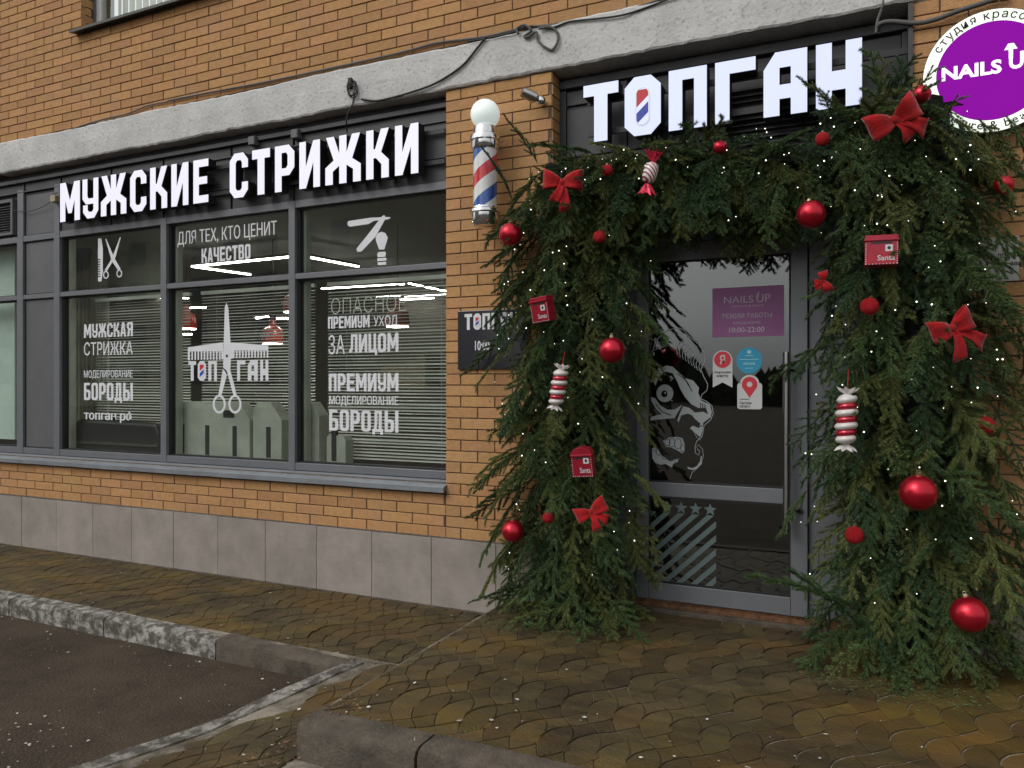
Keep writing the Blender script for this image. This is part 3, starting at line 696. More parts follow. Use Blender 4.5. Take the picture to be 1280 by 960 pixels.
mb.prism([PX(Z8(cl_), YD)], YD); mb.build('comb_picture', 'vinyl', sf, label='white comb picture')
mb = MB()
mb.prism([PX(Z8([(347, 35), (338, 60), (331, 300), (330, 375), (351, 400), (366, 395), (372, 300), (357, 60)]), YD)], YD - .001)
mb.prism([PX(Z8([(330, 375), (305, 515), (322, 518), (352, 402)]), YD)], YD - .0015); mb.prism([PX(Z8([(350, 395), (384, 518), (401, 515), (366, 380)]), YD)], YD - .0020)
for cx in (310, 392): mb.prism([PX(Z8(ellipse(cx, 564, 34, 49)), YD), PX(Z8(ellipse(cx, 564, 24, 37)), YD)], YD - .0025)
sc = mb.build('scissors_picture', 'vinyl', sf, label='white scissors picture')
mb = MB(); mb.prism([PX(Z8(ellipse(350, 313, 6, 8, 12)), YD)], YD - .003); mb.prism([PX(Z8([(330, 375), (345, 385), (354, 402), (350, 410), (340, 392), (329, 380)]), YD)], YD - .0033); mb.build('scissors_pivot', 'ink', sc)
mb = MB(); zt, zb = W(235.5, 451.5, YD)[1], W(235.5, 476, YD)[1]
for ch, x0, x1 in (('Т', 148, 188), ('О', 197, 240), ('П', 252, 297), ('Г', 402, 445), ('А', 458, 510), ('Н', 523, 565)):
    a, b_ = WX(200 + x0 / 4.174, YD), WX(200 + x1 / 4.174, YD)
    mb.prism([[(a + (b_ - a) * u, zb + (zt - zb) * v) for u, v in l] for l in GL[ch]], YD)
mb.build('lettering', 'vinyl', sf, label='white block name ТОПГАН')
mb = MB(); a, b_ = WX(247.5, YD), WX(257, YD); pole_mark(mb, (a + b_) / 2, (zt + zb) / 2, (b_ - a) * .30, (zt - zb) * .20, YD - .001); mb.build('pole_mark', ['vinyl', 'vred', 'vblue'], sf)
# small comb and scissors
mb = MB(); Z5 = zoomed(0, 230, 4)
q = [(490, 272), (507, 272), (514, 320), (514, 440), (507, 487), (490, 487), (490, 470)]
z_ = 465
while z_ > 380: q += [(490, z_), (502, z_), (502, z_ - 6), (490, z_ - 6)]; z_ -= 12
mb.prism([PX(Z5(q), YD)], YD); mb.build('comb_picture', 'vinyl', sf, label='small white comb picture')
mb = MB()
mb.prism([PX(Z5([(527, 275), (531, 273), (572, 370), (604, 425), (590, 430), (558, 385)]), YD)], YD); mb.prism([PX(Z5([(600, 265), (604, 268), (578, 365), (534, 436), (524, 430), (560, 372)]), YD)], YD - .0006)
for cx, cy in ((530, 454), (597, 447)): mb.prism([PX(Z5(ellipse(cx, cy, 14, 20)), YD), PX(Z5(ellipse(cx, cy, 9, 14)), YD)], YD - .0012)
mb.build('scissors_picture', 'vinyl', sf, label='small white scissors picture')
# razor and shaving brush
mb = MB(); Z6 = zoomed(360, 230, 4.92)
mb.prism([PX(Z6([(365, 245), (370, 228), (510, 207), (570, 204), (625, 203), (632, 209), (612, 218), (530, 226), (495, 246), (385, 262), (370, 258)]), YD)], YD)
mb.prism([PX(Z6([(577, 200), (586, 192), (598, 196), (600, 214), (540, 322), (452, 415), (428, 418), (420, 400), (500, 300)]), YD)], YD - .0008); mb.build('razor_picture', 'vinyl', sf, label='white open razor picture')
mb = MB(); mb.prism([PX(Z6([(576, 293), (598, 302), (613, 330), (608, 350), (592, 403), (560, 403), (541, 350), (539, 328), (552, 303)]), YD)], YD)
mb.prism([PX(Z6([(556, 418), (600, 416), (602, 428), (598, 448), (552, 451), (549, 432)]), YD)], YD); mb.prism([PX(Z6([(549, 457), (604, 453), (606, 470), (549, 475)]), YD)], YD); mb.prism([PX(Z6([(552, 482), (603, 478), (604, 496), (552, 499)]), YD)], YD)
mb.build('brush_picture', 'vinyl', sf, label='white shaving brush picture')
mb = MB(); T(mb, 'ОПАСНОЕ', 414, 373, 393, 507, YG + .03, -.018, 0.0); mb.build('lettering', 'ghost', sf, label='faint thin outline letters behind the glass')

# ------------------------------------------------------------------ lit shop signs
def sign(name, label, spec, zt, zb, y0, depth, facem, loc, pole=None):
    s_ = thing(name, label, 'sign', loc)
    for ch, pa, pb in spec:
        a, b_ = WX(pa, y0), WX(pb, y0)
        lp = [[(a + (b_ - a) * u, zb + (zt - zb) * v) for u, v in l] for l in GL[ch]]
        mb = MB(); mb.prism(lp, y0, y0 + depth); o = mb.build('letter', 'black', s_, label='letter ' + ch)
        cx = (a + b_) / 2; cz = (zt + zb) / 2
        mb = MB(); mb.prism(lp, y0 - .003, y0 + .0); fo = mb.build('lit_face', facem, o)
        if ch == 'О' and pole:
            mb = MB(); pole_mark(mb, cx, cz - .005, (b_ - a) * .19, (zt - zb) * .20, y0 - .006); mb.build('pole_mark', [facem, 'vred', 'vblue'], o)
            mb = MB(); c1 = capsule(cx, cz - .005, (b_ - a) * .20, (zt - zb) * .20); c2 = capsule(cx, cz - .005, (b_ - a) * .17, (zt - zb) * .20); mb.prism([c1, c2], y0 - .008, y0 - .003); mb.build('pole_outline', 'steel', o)
    return s_
yS = -.045
s1 = sign('lit_sign', 'long lit white sign МУЖСКИЕ СТРИЖКИ in block letters above the shop window',
     [('М', 75.5, 100), ('У', 103.5, 123), ('Ж', 126.5, 158), ('С', 163, 183), ('К', 188, 209), ('И', 214.5, 235.5), ('Е', 242, 260.5), ('С', 287.5, 310), ('Т', 315.5, 337.5), ('Р', 344, 368), ('И', 374.5, 400), ('Ж', 407, 451), ('К', 458, 486), ('И', 494, 523)],
     W(523, 153, yS)[1], W(523, 216, yS)[1], yS, .08, 'face', (-5, 0, 3.0))
mb = MB(); 
for z in (3.30, 3.09): mb.box(WX(76, .04), WX(556, .04), .036, .052, z - .016, z + .016)
mb.build('mounting_rail', 'black', s1)
yT = -.05
s2 = sign('lit_sign', 'lit blue-white sign ТОПГАН with a barber pole inside the O over the entrance',
     [('Т', 729.5, 773), ('О', 781, 826), ('П', 836, 883.5), ('Г', 894, 944.5), ('А', 954.5, 1009), ('Н', 1020, 1077.5)],
     W(1077, 47, yT)[1], W(1077, 130, yT)[1], yT, .09, 'face_blue', (-.7, 0, 3.05), pole=True)
mb = MB()
for z in (3.33, 3.13): mb.box(WX(735, .05), WX(1140, .05), .046, .062, z - .018, z + .018)
mb.build('mounting_rail', 'black', s2)

# ------------------------------------------------------------------ entrance
YE = .15
en = thing('entrance_frame', 'dark grey metal frame and fascia around the shop door', 'door frame', (-.85, YE, .2))
DL, DR = WX(797, YE), WX(1010, YE); DZ0, DZ1 = .200, 2.405
mb = MB(); mb.box(XD0, DL - .004, YE + .006, YE + .1, ZP, 2.46); mb.build('side_panel', 'frame', en, bevel=.003)
mb = MB(); mb.box(DR + .004, XD1, YE + .006, YE + .1, ZP, 2.46); mb.build('side_panel', 'frame', en, bevel=.003)
mb = MB(); mb.box(XD0 + .001, XD1 - .001, YE - .004, YE + .1, 2.415, 2.52); mb.build('head_rail', 'frame', en, bevel=.003)
mb = MB(); mb.box(XD0 + .001, XD1 - .001, YE + .02, YE + .12, 2.52, ZL0); mb.build('fascia_back', 'fascia', en)
cols = [XD0 + .02, WX(780, YE), WX(900, YE), WX(1028, YE), XD1 - .02]
for i in range(4):
    for z0, z1 in ((2.53, 3.02), (3.03, 3.34), (3.37, 3.46)):
        mb = MB()
        if i == 2 and z0 < 3.3:      # louvred bay behind the letters
            for k in range(int((z1 - z0) / .035)):
                z = z0 + .01 + k * .035; mb.add([(cols[i] + .02, YE - .012, z), (cols[i + 1] - .02, YE - .012, z), (cols[i + 1] - .02, YE + .02, z + .028), (cols[i] + .02, YE + .02, z + .028), (cols[i] + .02, YE - .012, z + .006), (cols[i + 1] - .02, YE - .012, z + .006)], [(0, 1, 2, 3), (4, 5, 1, 0)])
            mb.build('louver_bank', 'fascia', en)
        else:
            mb.box(cols[i] + .025, cols[i + 1] - .025, YE + .0, YE + .022, z0, z1); mb.build('fascia_panel', 'fascia', en, bevel=.002)
for x in cols: mb = MB(); mb.box(x - .022, x + .022, YE - .012, YE + .03, 2.525, 3.47); mb.build('fascia_post', 'fascia', en, bevel=.002)
mb = MB(); mb.box(XD0 + .001, XD1 - .001, YE - .03, YE + .03, 3.475, 3.53); mb.build('fascia_trim', 'fascia', en, bevel=.004)
mb = MB(); mb.box(DL - .3, XD1 - .002, .095, YE + .1, ZP - .01, .152); mb.build('threshold', 'concrete', en, bevel=.006)
mb = MB(); mb.box(DL - .28, XD1 - .003, .125, YE + .09, .152, .178); mb.box(DL - .28, XD1 - .003, .138, YE + .08, .178, .196); mb.build('rusty_strip', 'rust', en, bevel=.002)
# ceiling light fitting tucked beside the right end
mb = MB(); mb.box(WX(1135, -.0), WX(1141, -.0), -.02, .12, ZL0 - .40, ZL0 - .01); mb.build('side_trim', 'fascia', en)

dr = thing('glass_door', 'grey framed glass door with a long steel pull bar, skull picture and stickers', 'door', (DL, YE, DZ0))
GX0, GX1 = WX(812, YE), WX(989, YE); GZT = W(989, 317, YE)[1]; GZB = W(984, 745, YE)[1]; MZ0, MZ1 = W(978, 629, YE)[1], W(978, 610.5, YE)[1]
YDr = YE - .03
for nm, x0, x1, z0, z1 in (('stile', DL, GX0, DZ0, DZ1), ('stile', GX1, DR, DZ0, DZ1), ('top_rail', GX0, GX1, GZT, DZ1), ('middle_rail', GX0, GX1, MZ0, MZ1), ('bottom_rail', GX0, GX1, DZ0, GZB)):
    mb = MB(); e = .0012 if nm != 'stile' else 0; mb.box(x0 + e, x1 - e, YDr + (.002 if nm != 'stile' else 0), YE + .035, z0, z1); mb.build(nm, 'frame', dr, bevel=.003)
for z0, z1 in ((GZB, MZ0), (MZ1, GZT)):
    mb = MB(); mb.prism([[(GX0, z0), (GX1, z0), (GX1, z1), (GX0, z1)], [(GX0 + .01, z0 + .01), (GX1 - .01, z0 + .01), (GX1 - .01, z1 - .01), (GX0 + .01, z1 - .01)]], YDr + .006, YE + .02); mb.build('gasket', 'gasket', dr)
    mb = MB(); mb.add([(GX0 + .008, YE - .012, z0), (GX1 - .008, YE - .012, z0), (GX1 - .008, YE - .012, z1), (GX0 + .008, YE - .012, z1)], [(0, 1, 2, 3)]); mb.build('glass_pane', 'door_glass', dr)
YH = YDr - .075; hx = WX(983, YH); hz1, hz0 = W(983, 440, YH)[1], W(983, 662, YH)[1]
mb = MB(); mb.tube([(hx, YH, hz0), (hx, YH, hz1)], .0205, 16); hd = mb.build('pull_handle', 'steel', dr, smooth=True, autosm=True)
for pz in (W(990, 463, YH)[1], W(990, 640, YH)[1]):
    mb = MB(); mb.tube([(hx, YH + .005, pz), (hx + .055, YDr - .03, pz), (hx + .068, YDr - .002, pz)], .009, 10); mb.tube([(hx + .068, YDr - .012, pz), (hx + .068, YDr, pz)], .016, 12); mb.build('bracket', 'black', hd, smooth=True, autosm=True)
mb = MB(); lx, lz = W(999, 555, YDr); mb.prism([[(lx - .010, lz - .02), (lx + .010, lz - .02), (lx + .012, lz + .012), (lx, lz + .028), (lx - .012, lz + .012)]], YDr - .006, YDr); mb.build('lock_plate', 'panel', dr)

# decals on the door
YK = YE - .015
def D(mb, body, a, t, b_, r_, *k): T(mb, body, a, t, b_, r_, YK - .002, *k)
p0 = W(890.5, 358.5, YK); p1 = W(980, 422, YK); zt_, zb_ = W(980, 356, YK)[1], W(980, 419.5, YK)[1]
mb = MB(); mb.prism([[(p0[0], zb_), (p1[0], zb_), (p1[0], zt_), (p0[0], zt_)]], YK, YK + .002); po = mb.build('opening_hours_poster', 'poster', dr, label='dusty purple NAILS UP opening hours poster')
mb = MB(); D(mb, 'NAILS', 905, 371, 379.5, 941.5, -.005); D(mb, 'UP', 945.5, 368, 378, 963, -.005); D(mb, 'manicure & beauty', 914, 381.5, 385, 955, 0); D(mb, 'РЕЖИМ РАБОТЫ', 903, 392.5, 398.5, 965, .0)
D(mb, 'ЕЖЕДНЕВНО', 917, 402.5, 406, 950, 0); D(mb, '10:00-22:00', 911.5, 409.5, 416, 955.5, .01)
ax, az = W(948, 367, YK - .002)
mb.prism([[(ax - .006, az - .006), (ax + .006, az - .006), (ax, az + .016 - .006 * 0)]], YK - .0025); mb.prism([[(ax - .0015, az - .03), (ax + .0015, az - .03), (ax + .0015, az), (ax - .0015, az)]], YK - .0021)
mb.build('lettering', mat('posterwhite', (.50, .44, .50), .6), po)
def disc(mb, px, py, r_, y, sx=1., n=28):
    x, z = W(px, py, y); mb.prism([ellipse(x, z, r_ * sx, r_, n)], y)
# ribbon badge
x, z = W(903.2, 450, YK); mb = MB(); R0 = .058
mb.prism([[(x + R0 * math.cos(a), z + R0 * math.sin(a)) for a in [math.pi * k / 14 for k in range(15)]] + [(x - R0, z - .165), (x, z - .135), (x + R0, z - .165)]], YK); bd = mb.build('ribbon_badge', 'pwhite', dr, label='white ribbon shaped sticker with red disc and letter Я')
mb = MB(); mb.prism([ellipse(x, z + .002, .05, .05, 28)], YK - .001); mb.build('red_disc', 'pred', bd)
mb = MB(); text_box(mb, 'Я', x - .017, x + .015, z - .026, z + .03, YK - .002, .02); mb.build('letter', 'pwhite', bd)
mb = MB(); text_box(mb, 'Хорошее', x - .05, x + .05, z - .084, z - .066, YK - .001, .03); text_box(mb, 'место', x - .034, x + .034, z - .104, z - .089, YK - .001, .03); mb.build('lettering', 'ink', bd)
x, z = W(936.5, 450.5, YK); mb = MB(); mb.prism([ellipse(x, z, .074, .078, 32)], YK); bd = mb.build('round_sticker', 'pblue', dr, label='round bright blue sticker')
mb = MB(); mb.prism([ellipse(x, z + .05, .013, .012, 12)], YK - .001); text_box(mb, '10:00-22:00', x - .034, x + .034, z - .026, z - .012, YK - .001, .03)
for k, (w_, dz) in enumerate(((.022, .026), (.055, .004), (.022, -.048))): mb.prism([[(x - w_, z + dz), (x + w_, z + dz), (x + w_, z + dz + .004), (x - w_, z + dz + .004)]], YK - .001)
mb.build('lettering', mat('palecyan', (.35, .6, .7), .5), bd)
x, z = W(937, 483, YK); mb = MB(); w_, h_ = .071, .09
card = [(x - w_, z - .125), (x - w_ + .01, z - .135), (x + w_ - .01, z - .135), (x + w_, z - .125), (x + w_, z + .01), (x + w_ - .01, z + .02), (x + .050, z + .02)]
card += [(x + .054 * math.cos(a), z + .022 + .046 * math.sin(a)) for a in [math.pi * k / 12 for k in range(13)]] + [(x - .050, z + .02), (x - w_ + .01, z + .02), (x - w_, z + .01)]
mb.prism([card], YK); bd = mb.build('map_card', 'pwhite', dr, label='white sticker with a red map pin')
mb = MB(); pin = [(x + .045 * math.cos(a), z + .012 + .045 * math.sin(a)) for a in [math.pi * (-.22 + 1.44 * k / 20) for k in range(21)]] + [(x, z - .068)]
mb.prism([pin], YK - .001); mb.build('pin', 'pred', bd); mb = MB(); mb.prism([ellipse(x, z + .012, .016, .016, 18)], YK - .002); mb.build('pin_hole', 'pwhite', bd)
mb = MB(); text_box(mb, 'Онлайн', x - .058, x + .012, z - .106, z - .088, YK - .001, .01); text_box(mb, 'запись', x - .058, x + .005, z - .126, z - .112, YK - .001, .01); mb.prism([[(x - .058, z - .078), (x + .0, z - .078), (x + .0, z - .074), (x - .058, z - .074)]], YK - .001); mb.build('lettering', 'ink', bd)

# skull picture
ZS = zoomed(800, 400, 4.364); mb = MB(); yk = YK
def P(pts, holes=(), dy=0): mb.prism([PX(ZS(pts), yk)] + [PX(ZS(h), yk) for h in holes], yk - dy)
def Lw(pts, w=.0035, dy=.001): mb.ribbon(PX(ZS(pts), yk), w, yk - dy)
def arc(p, q, bul, n=10):
    p, q = Vector(p), Vector(q); d = q - p; nrm = Vector((d.y, -d.x)) * bul; return [tuple(p + d * t + nrm * 4 * t * (1 - t)) for t in [k / n for k in range(n + 1)]]
# quiff outline and combed lines
Lw([(70, 170), (85, 120), (120, 75), (170, 50), (210, 42), (240, 55), (262, 85), (300, 115), (340, 150), (358, 190), (352, 230), (332, 270), (348, 310), (370, 350), (365, 385), (338, 405), (332, 430), (365, 445), (393, 470), (400, 510), (385, 545), (350, 575), (342, 620), (335, 640), (310, 660), (300, 690), (302, 725), (320, 738), (325, 715), (312, 702)], .0042)
for k in range(9): Lw(arc((205 + k * 16, 190 + k * 12), (238 + k * 13, 112 + k * 14 - (k > 5) * 8), .22), .0036, .0012)
for k in range(6): Lw(arc((78 + k * 9, 165 - k * 3), (100 + k * 11, 118 - k * 4), -.15), .0022, .0012)
# brow and cheek band
P([(75, 340), (88, 300), (110, 265), (145, 248), (180, 256), (208, 285), (225, 320), (262, 345), (300, 365), (312, 395), (322, 430), (345, 445), (380, 460), (392, 500), (386, 530), (345, 560), (342, 600), (328, 640), (295, 610), (272, 590), (290, 575), (320, 590), (330, 565), (300, 540), (285, 520), (262, 510), (225, 520), (210, 560), (203, 545), (220, 505), (235, 470), (270, 480), (300, 505), (345, 500), (372, 515), (360, 480), (320, 480), (280, 460), (245, 420), (222, 380), (200, 330), (178, 290), (140, 282), (115, 295), (95, 330), (85, 360)], dy=.0005)
P([(205, 280), (240, 315), (290, 330), (322, 370), (318, 400), (332, 430), (330, 470), (300, 462), (262, 430), (238, 385), (225, 335)], dy=.0009)
P([(60, 420), (82, 425), (110, 465), (150, 490), (190, 488), (232, 462), (205, 505), (190, 535), (130, 540), (75, 545), (55, 550), (55, 530), (90, 520), (120, 515), (85, 480), (62, 440)], dy=.0007)
P(ellipse(136, 400, 46, 48, 28), [ellipse(133, 403, 17, 19, 18)], dy=.0012)
P(ellipse(137, 398, 5, 6, 10), dy=.0016)
# jaw and teeth
P([(125, 660), (160, 640), (205, 638), (232, 645), (245, 680), (245, 715), (232, 728), (205, 712), (170, 695), (140, 690)], dy=.0006)
P([(65, 700), (90, 690), (115, 735), (160, 770), (190, 760), (215, 755), (205, 775), (180, 785), (175, 805), (140, 785), (115, 790), (85, 780), (68, 755)], dy=.0006)
P([(258, 800), (285, 808), (310, 798), (328, 770), (332, 740), (338, 745), (334, 785), (312, 812), (285, 818), (262, 812)], dy=.0006)
Lw([(340, 700), (346, 740), (335, 785), (305, 815), (285, 830), (272, 868)], .003); Lw([(290, 600), (310, 640), (330, 655)], .003); Lw([(302, 700), (320, 680), (335, 700)], .003)
mb.build('skull_picture', mat('skullwhite', (.34, .375, .375), .6), dr, label='grey-white line drawing of a skull with a quiff')
mb = MB()
for cx, cy, rx, ry in ((150, 668, 13, 16), (175, 668, 14, 22), (207, 675, 17, 26), (234, 700, 10, 18), (82, 700, 9, 13), (103, 718, 13, 18), (138, 740, 14, 18), (170, 752, 13, 16), (200, 768, 8, 12)):
    mb.prism([PX(ZS(ellipse(cx, cy, rx + 3.5, ry + 3.5, 18)), yk), PX(ZS(ellipse(cx, cy, rx, ry, 18)), yk)], yk - .0014)
for q in ([(205, 290), (250, 330), (285, 390)], [(230, 300), (262, 345), (270, 360)], [(330, 452), (332, 482)], [(342, 455), (344, 486)], [(354, 460), (355, 488)], [(290, 575), (320, 585), (340, 575)], [(120, 290), (150, 300), (175, 330)], [(85, 455), (120, 500), (170, 520)]):
    mb.ribbon(PX(ZS(q), yk), .006, yk - .0016)
mb.build('skull_shading', 'ink', dr)
# flag stripes on the lower pane
ZG = zoomed(780, 530, 3.692); mb = MB(); L0 = W(*ZG([(125, 400)])[0], YK)[0]; L1 = W(*ZG([(425, 500)])[0], YK)[0]; zlo = GZB + .012; ztp = W(*ZG([(300, 415)])[0], YK)[1]
bw_ = L1 - L0
for k in range(-1, 7):
    xs_ = L1 - .055 + .0 - k * .088; zz = ztp
    if k < 0: continue
    q = [(xs_ - 2.0 * .0, zz)]
    q = [(xs_, ztp), (xs_ + .042, ztp), (xs_ + .042 - .55, ztp - .52), (xs_ - .55, ztp - .52)]
    q = clip_poly(q, L0, L1, zlo, ztp)
    if len(q) > 2: mb.prism([q], YK)
for k in range(1, 6):
    xs_ = L1 + .033 + (k - 1) * .088
    q = clip_poly([(xs_, ztp), (xs_ + .042, ztp), (xs_ + .042 - .55, ztp - .52), (xs_ - .55, ztp - .52)], L0, L1, zlo, ztp)
    if len(q) > 2: mb.prism([q], YK)
mb.build('stripe_picture', 'frost', dr, label='pale diagonal stripes on the lower pane')
mb = MB()
for k in range(4):
    cx, cz = L1 - .035 - k * .088, ztp + .034
    mb.prism([[(cx + (.040 if j % 2 == 0 else .017) * math.sin(math.pi * j / 5), cz + (.040 if j % 2 == 0 else .017) * math.cos(math.pi * j / 5)) for j in range(10)]], YK)
mb.build('star_picture', 'frost', dr, label='row of pale stars on the lower pane')

# ------------------------------------------------------------------ barber pole
YB = -.15; bx = WX(606.5, YB); zc = W(606.5, 143, YB)[1]; zA = W(606.5, 168, YB)[1]; zB = W(606.5, 186, YB)[1]; zC = W(606, 262, YB)[1]; zD = W(606, 285, YB)[1]
bp_ = thing('barber_pole', 'chrome barber pole with red, white and blue spiral and white globe on the brick pier', 'barber pole', (bx, YB, zD))
mb = MB(); mb.sphere((bx, YB, zc), .096, 32); mb.build('globe', 'globe', bp_, smooth=True)
def stripe_mat():
    m = mat('pole_stripes', (1, 1, 1), .25, coat=.8); n = m.node_tree.nodes; L = m.node_tree.links
    tc = n.new('ShaderNodeTexCoord'); sx = n.new('ShaderNodeSeparateXYZ'); L.new(tc.outputs['Object'], sx.inputs[0])
    at = n.new('ShaderNodeMath'); at.operation = 'ARCTAN2'; L.new(sx.outputs[1], at.inputs[0]); L.new(sx.outputs[0], at.inputs[1])
    d = n.new('ShaderNodeMath'); d.operation = 'DIVIDE'; L.new(at.outputs[0], d.inputs[0]); d.inputs[1].default_value = -2 * math.pi
    z = n.new('ShaderNodeMath'); z.operation = 'DIVIDE'; L.new(sx.outputs[2], z.inputs[0]); z.inputs[1].default_value = .36
    a = n.new('ShaderNodeMath'); a.operation = 'ADD'; L.new(d.outputs[0], a.inputs[0]); L.new(z.outputs[0], a.inputs[1])
    f = n.new('ShaderNodeMath'); f.operation = 'ADD'; f.inputs[1].default_value = 1.0 + POLE_PHASE; L.new(a.outputs[0], f.inputs[0])
    f2 = n.new('ShaderNodeMath'); f2.operation = 'FRACT'; L.new(f.outputs[0], f2.inputs[0])
    rp = n.new('ShaderNodeValToRGB'); rp.color_ramp.interpolation = 'CONSTANT'; e = rp.color_ramp.elements
    e[0].position = 0; e[0].color = (.55, .015, .03, 1); e[1].position = .25; e[1].color = (.72, .74, .74, 1)
    q = e.new(.5); q.color = (.02, .09, .36, 1); q = e.new(.75); q.color = (.72, .74, .74, 1)
    L.new(f2.outputs[0], rp.inputs[0]); L.new(rp.outputs[0], n['Principled BSDF'].inputs['Base Color']); return m
POLE_PHASE = -.055
mb = MB(); mb.lathe([(.078, zC - .01), (.078, zB + .01)], (bx, YB, 0), 40); mb.build('striped_cylinder', stripe_mat(), bp_, smooth=True, autosm=True)
mb = MB(); mb.lathe([(.050, zA + .045), (.072, zA + .045), (.076, zA + .035), (.076, zA), (.095, zA - .012), (.100, zA - .03), (.100, zA - .045), (.090, zA - .052), (.088, zB + .0), (.084, zB - .008), (.05, zB - .008)], (bx, YB, 0), 36); mb.build('top_collar', 'chrome', bp_, smooth=True, autosm=True)
mb = MB(); mb.lathe([(.05, zC + .012), (.086, zC + .012), (.088, zC + .002), (.098, zC - .006), (.100, zC - .022), (.088, zC - .03), (.086, zC - .085), (.074, zC - .11), (.03, zC - .122)], (bx, YB, 0), 36); mb.build('bottom_collar', 'chrome', bp_, smooth=True, autosm=True)
mb = MB()
for z in (zA - .02, zC - .02): mb.box(bx - .025, bx + .025, YB + .05, 0.0, z - .02, z + .02)
mb.build('wall_bracket', 'chrome', bp_)

# spotlight on the pier
spx, spz = W(676, 126, -.05); sp = thing('spotlight', 'small silver spotlight with bare bulb high on the brick pier', 'spotlight', (spx, -.05, spz))
mb = MB(); hx_, hz_ = W(657, 118, -.10); d = Vector((hx_ - spx, -.08, hz_ - spz)).normalized(); c = Vector((spx, -.06, spz))
mb.tube([c + d * .02, c + d * .035, c + d * .10, c + d * .13], [.02, .034, .034, .030], 18); mb.build('lamp_head', 'steel', sp, smooth=True, autosm=True)
mb = MB(); mb.sphere((spx, -.05, spz), .032, 16); mb.tube([(spx, -.05, spz), (spx, 0, spz)], .022, 14); mb.build('mount', 'chrome', sp, smooth=True, autosm=True)

# black name board on the pier
yb = -.018; x0, zt = W(572, 389, yb); zb = W(572, 462, yb)[1]
nb = thing('name_board', 'black plastic name board with opening time, half hidden behind the fir garland', 'sign', (x0, yb, zb))
mb = MB(); mb.box(x0, x0 + .52, yb, -.002, zb, zt); mb.build('board', 'board', nb, bevel=.004)
mb = MB(); cx = x0 + .055; ht = .108; lw = .058
for k, ch in enumerate('ТОПГАН'):
    a = cx + k * .068; z1_ = zt - .022; mb.prism([[(a + lw * u, z1_ - ht + ht * v) for u, v in l] for l in GL[ch]], yb - .002)
mb.build('lettering', 'vinyl', nb)
mb = MB(); pole_mark(mb, cx + .068 + lw / 2, zt - .022 - ht / 2, .014, .018, yb - .004); mb.build('pole_mark', ['vinyl', 'vred', 'vblue'], nb)
mb = MB(); text_box(mb, '10:00', x0 + .135, x0 + .245, zt - .27, zt - .205, yb - .002, .02); mb.build('lettering', 'vinyl', nb)

# round salon sign
yr = -.09; rx_, rz_ = WX(1153, yr), 0; zt = W(1237, 12, yr)[1]; zb = W(1237, 166, yr)[1]; RR = (zt - zb) / 2; rz_ = (zt + zb) / 2; rx_ = rx_ + RR
rs = thing('round_sign', 'round lit purple and cream salon sign on the brick right of the entrance', 'sign', (rx_, yr, rz_))
mb = MB(); mb.prism([ellipse(rx_, rz_, RR, RR, 72)], yr, -.01); mb.build('sign_body', 'ink', rs)
mb = MB(); mb.prism([ellipse(rx_, rz_, RR - .003, RR - .003, 72), ellipse(rx_, rz_, RR * .80, RR * .80, 72)], yr - .003); mb.build('cream_ring', 'ring', rs)
mb = MB(); mb.prism([ellipse(rx_, rz_, RR * .80, RR * .80, 72)], yr - .004); mb.build('purple_disc', 'purple', rs)
def arc_text(mb, body, a0, a1, rad, h, inward):    # degrees, top reading clockwise / bottom reading counter-clockwise
    n = len(body)
    widths = [.55 if c in ' ' else (1.25 if c in 'mыю&' else (.45 if c in 'i' else (.62 if c in 'r' else .95))) for c in body]
    tot = sum(widths); acc = 0
    asc = dict(zip('у&bд', (0, 0, 0, 0)))
    for c, w_ in zip(body, widths):
        mid = a0 + (a1 - a0) * (acc + w_ / 2) / tot; acc += w_
        if c == ' ': continue
        vs, fs = text_geo(c, .012); bx0, bx1 = min(v[0] for v in vs), max(v[0] for v in vs)
        s_ = h / .53; cx = (bx0 + bx1) / 2; a = R(mid)
        rot = a - math.pi / 2 if not inward else a + math.pi / 2
        base = rad if not inward else rad + 0
        ox, oz = rx_ + base * math.cos(a), rz_ + base * math.sin(a)
        ca, sa = math.cos(rot), math.sin(rot)
        mb.add([(ox + ((v[0] - cx) * s_) * ca - (v[1] * s_) * sa, yr - .006, oz + ((v[0] - cx) * s_) * sa + (v[1] * s_) * ca) for v in vs], fs)
mb = MB(); arc_text(mb, 'студия красоты', 152, 40, RR * .845, RR * .098, False); arc_text(mb, 'manicure & beauty', 210, 322, RR * .945, RR * .098, True); mb.build('lettering', 'ink', rs)
mb = MB(); x0 = WX(1177, yr); zt = W(1177, 87, yr)[1]; zb = W(1177, 105.5, yr)[1]
text_box(mb, 'NAILS', x0, WX(1252, yr), zb + .012, zt + .006, yr - .006, .035); text_box(mb, 'UP', WX(1261, yr), WX(1261, yr) + .115, zb + .022, zt + .03, yr - .006, .03)
ax = WX(1263.3, yr); mb.prism([[(ax - .028, zt + .045), (ax + .028, zt + .045), (ax + .012, zt + .075), (ax - .012, zt + .075)]], yr - .007); mb.prism([[(ax - .009, zt), (ax + .009, zt), (ax + .009, zt + .05), (ax - .009, zt + .05)]], yr - .0065)
mb.build('name_lettering', mat('signwhite', (.9, .9, .9), .5, emit=(1, 1, 1), estr=.6), rs)

# paper notice on the right
yn = -.006; x0, zt = W(1236, 297, yn); x1 = WX(1274, yn); zb = W(1262, 351, yn)[1]
no = thing('paper_notice', 'weathered white paper notice on the brick at the right edge', 'notice', (x0, yn, zb))
mb = MB(); mb.box(x0 - .12, x1, yn, -.003, zb, zt); mb.build('sheet', 'paper', no)
mb = MB(); text_box(mb, 'подем', x0 + .04, x0 + .13, zt - .115, zt - .085, yn - .001, .02); text_box(mb, 'ную заяв', x0 + .02, x0 + .16, zt - .155, zt - .13, yn - .001, .02); mb.build('lettering', 'ink', no)

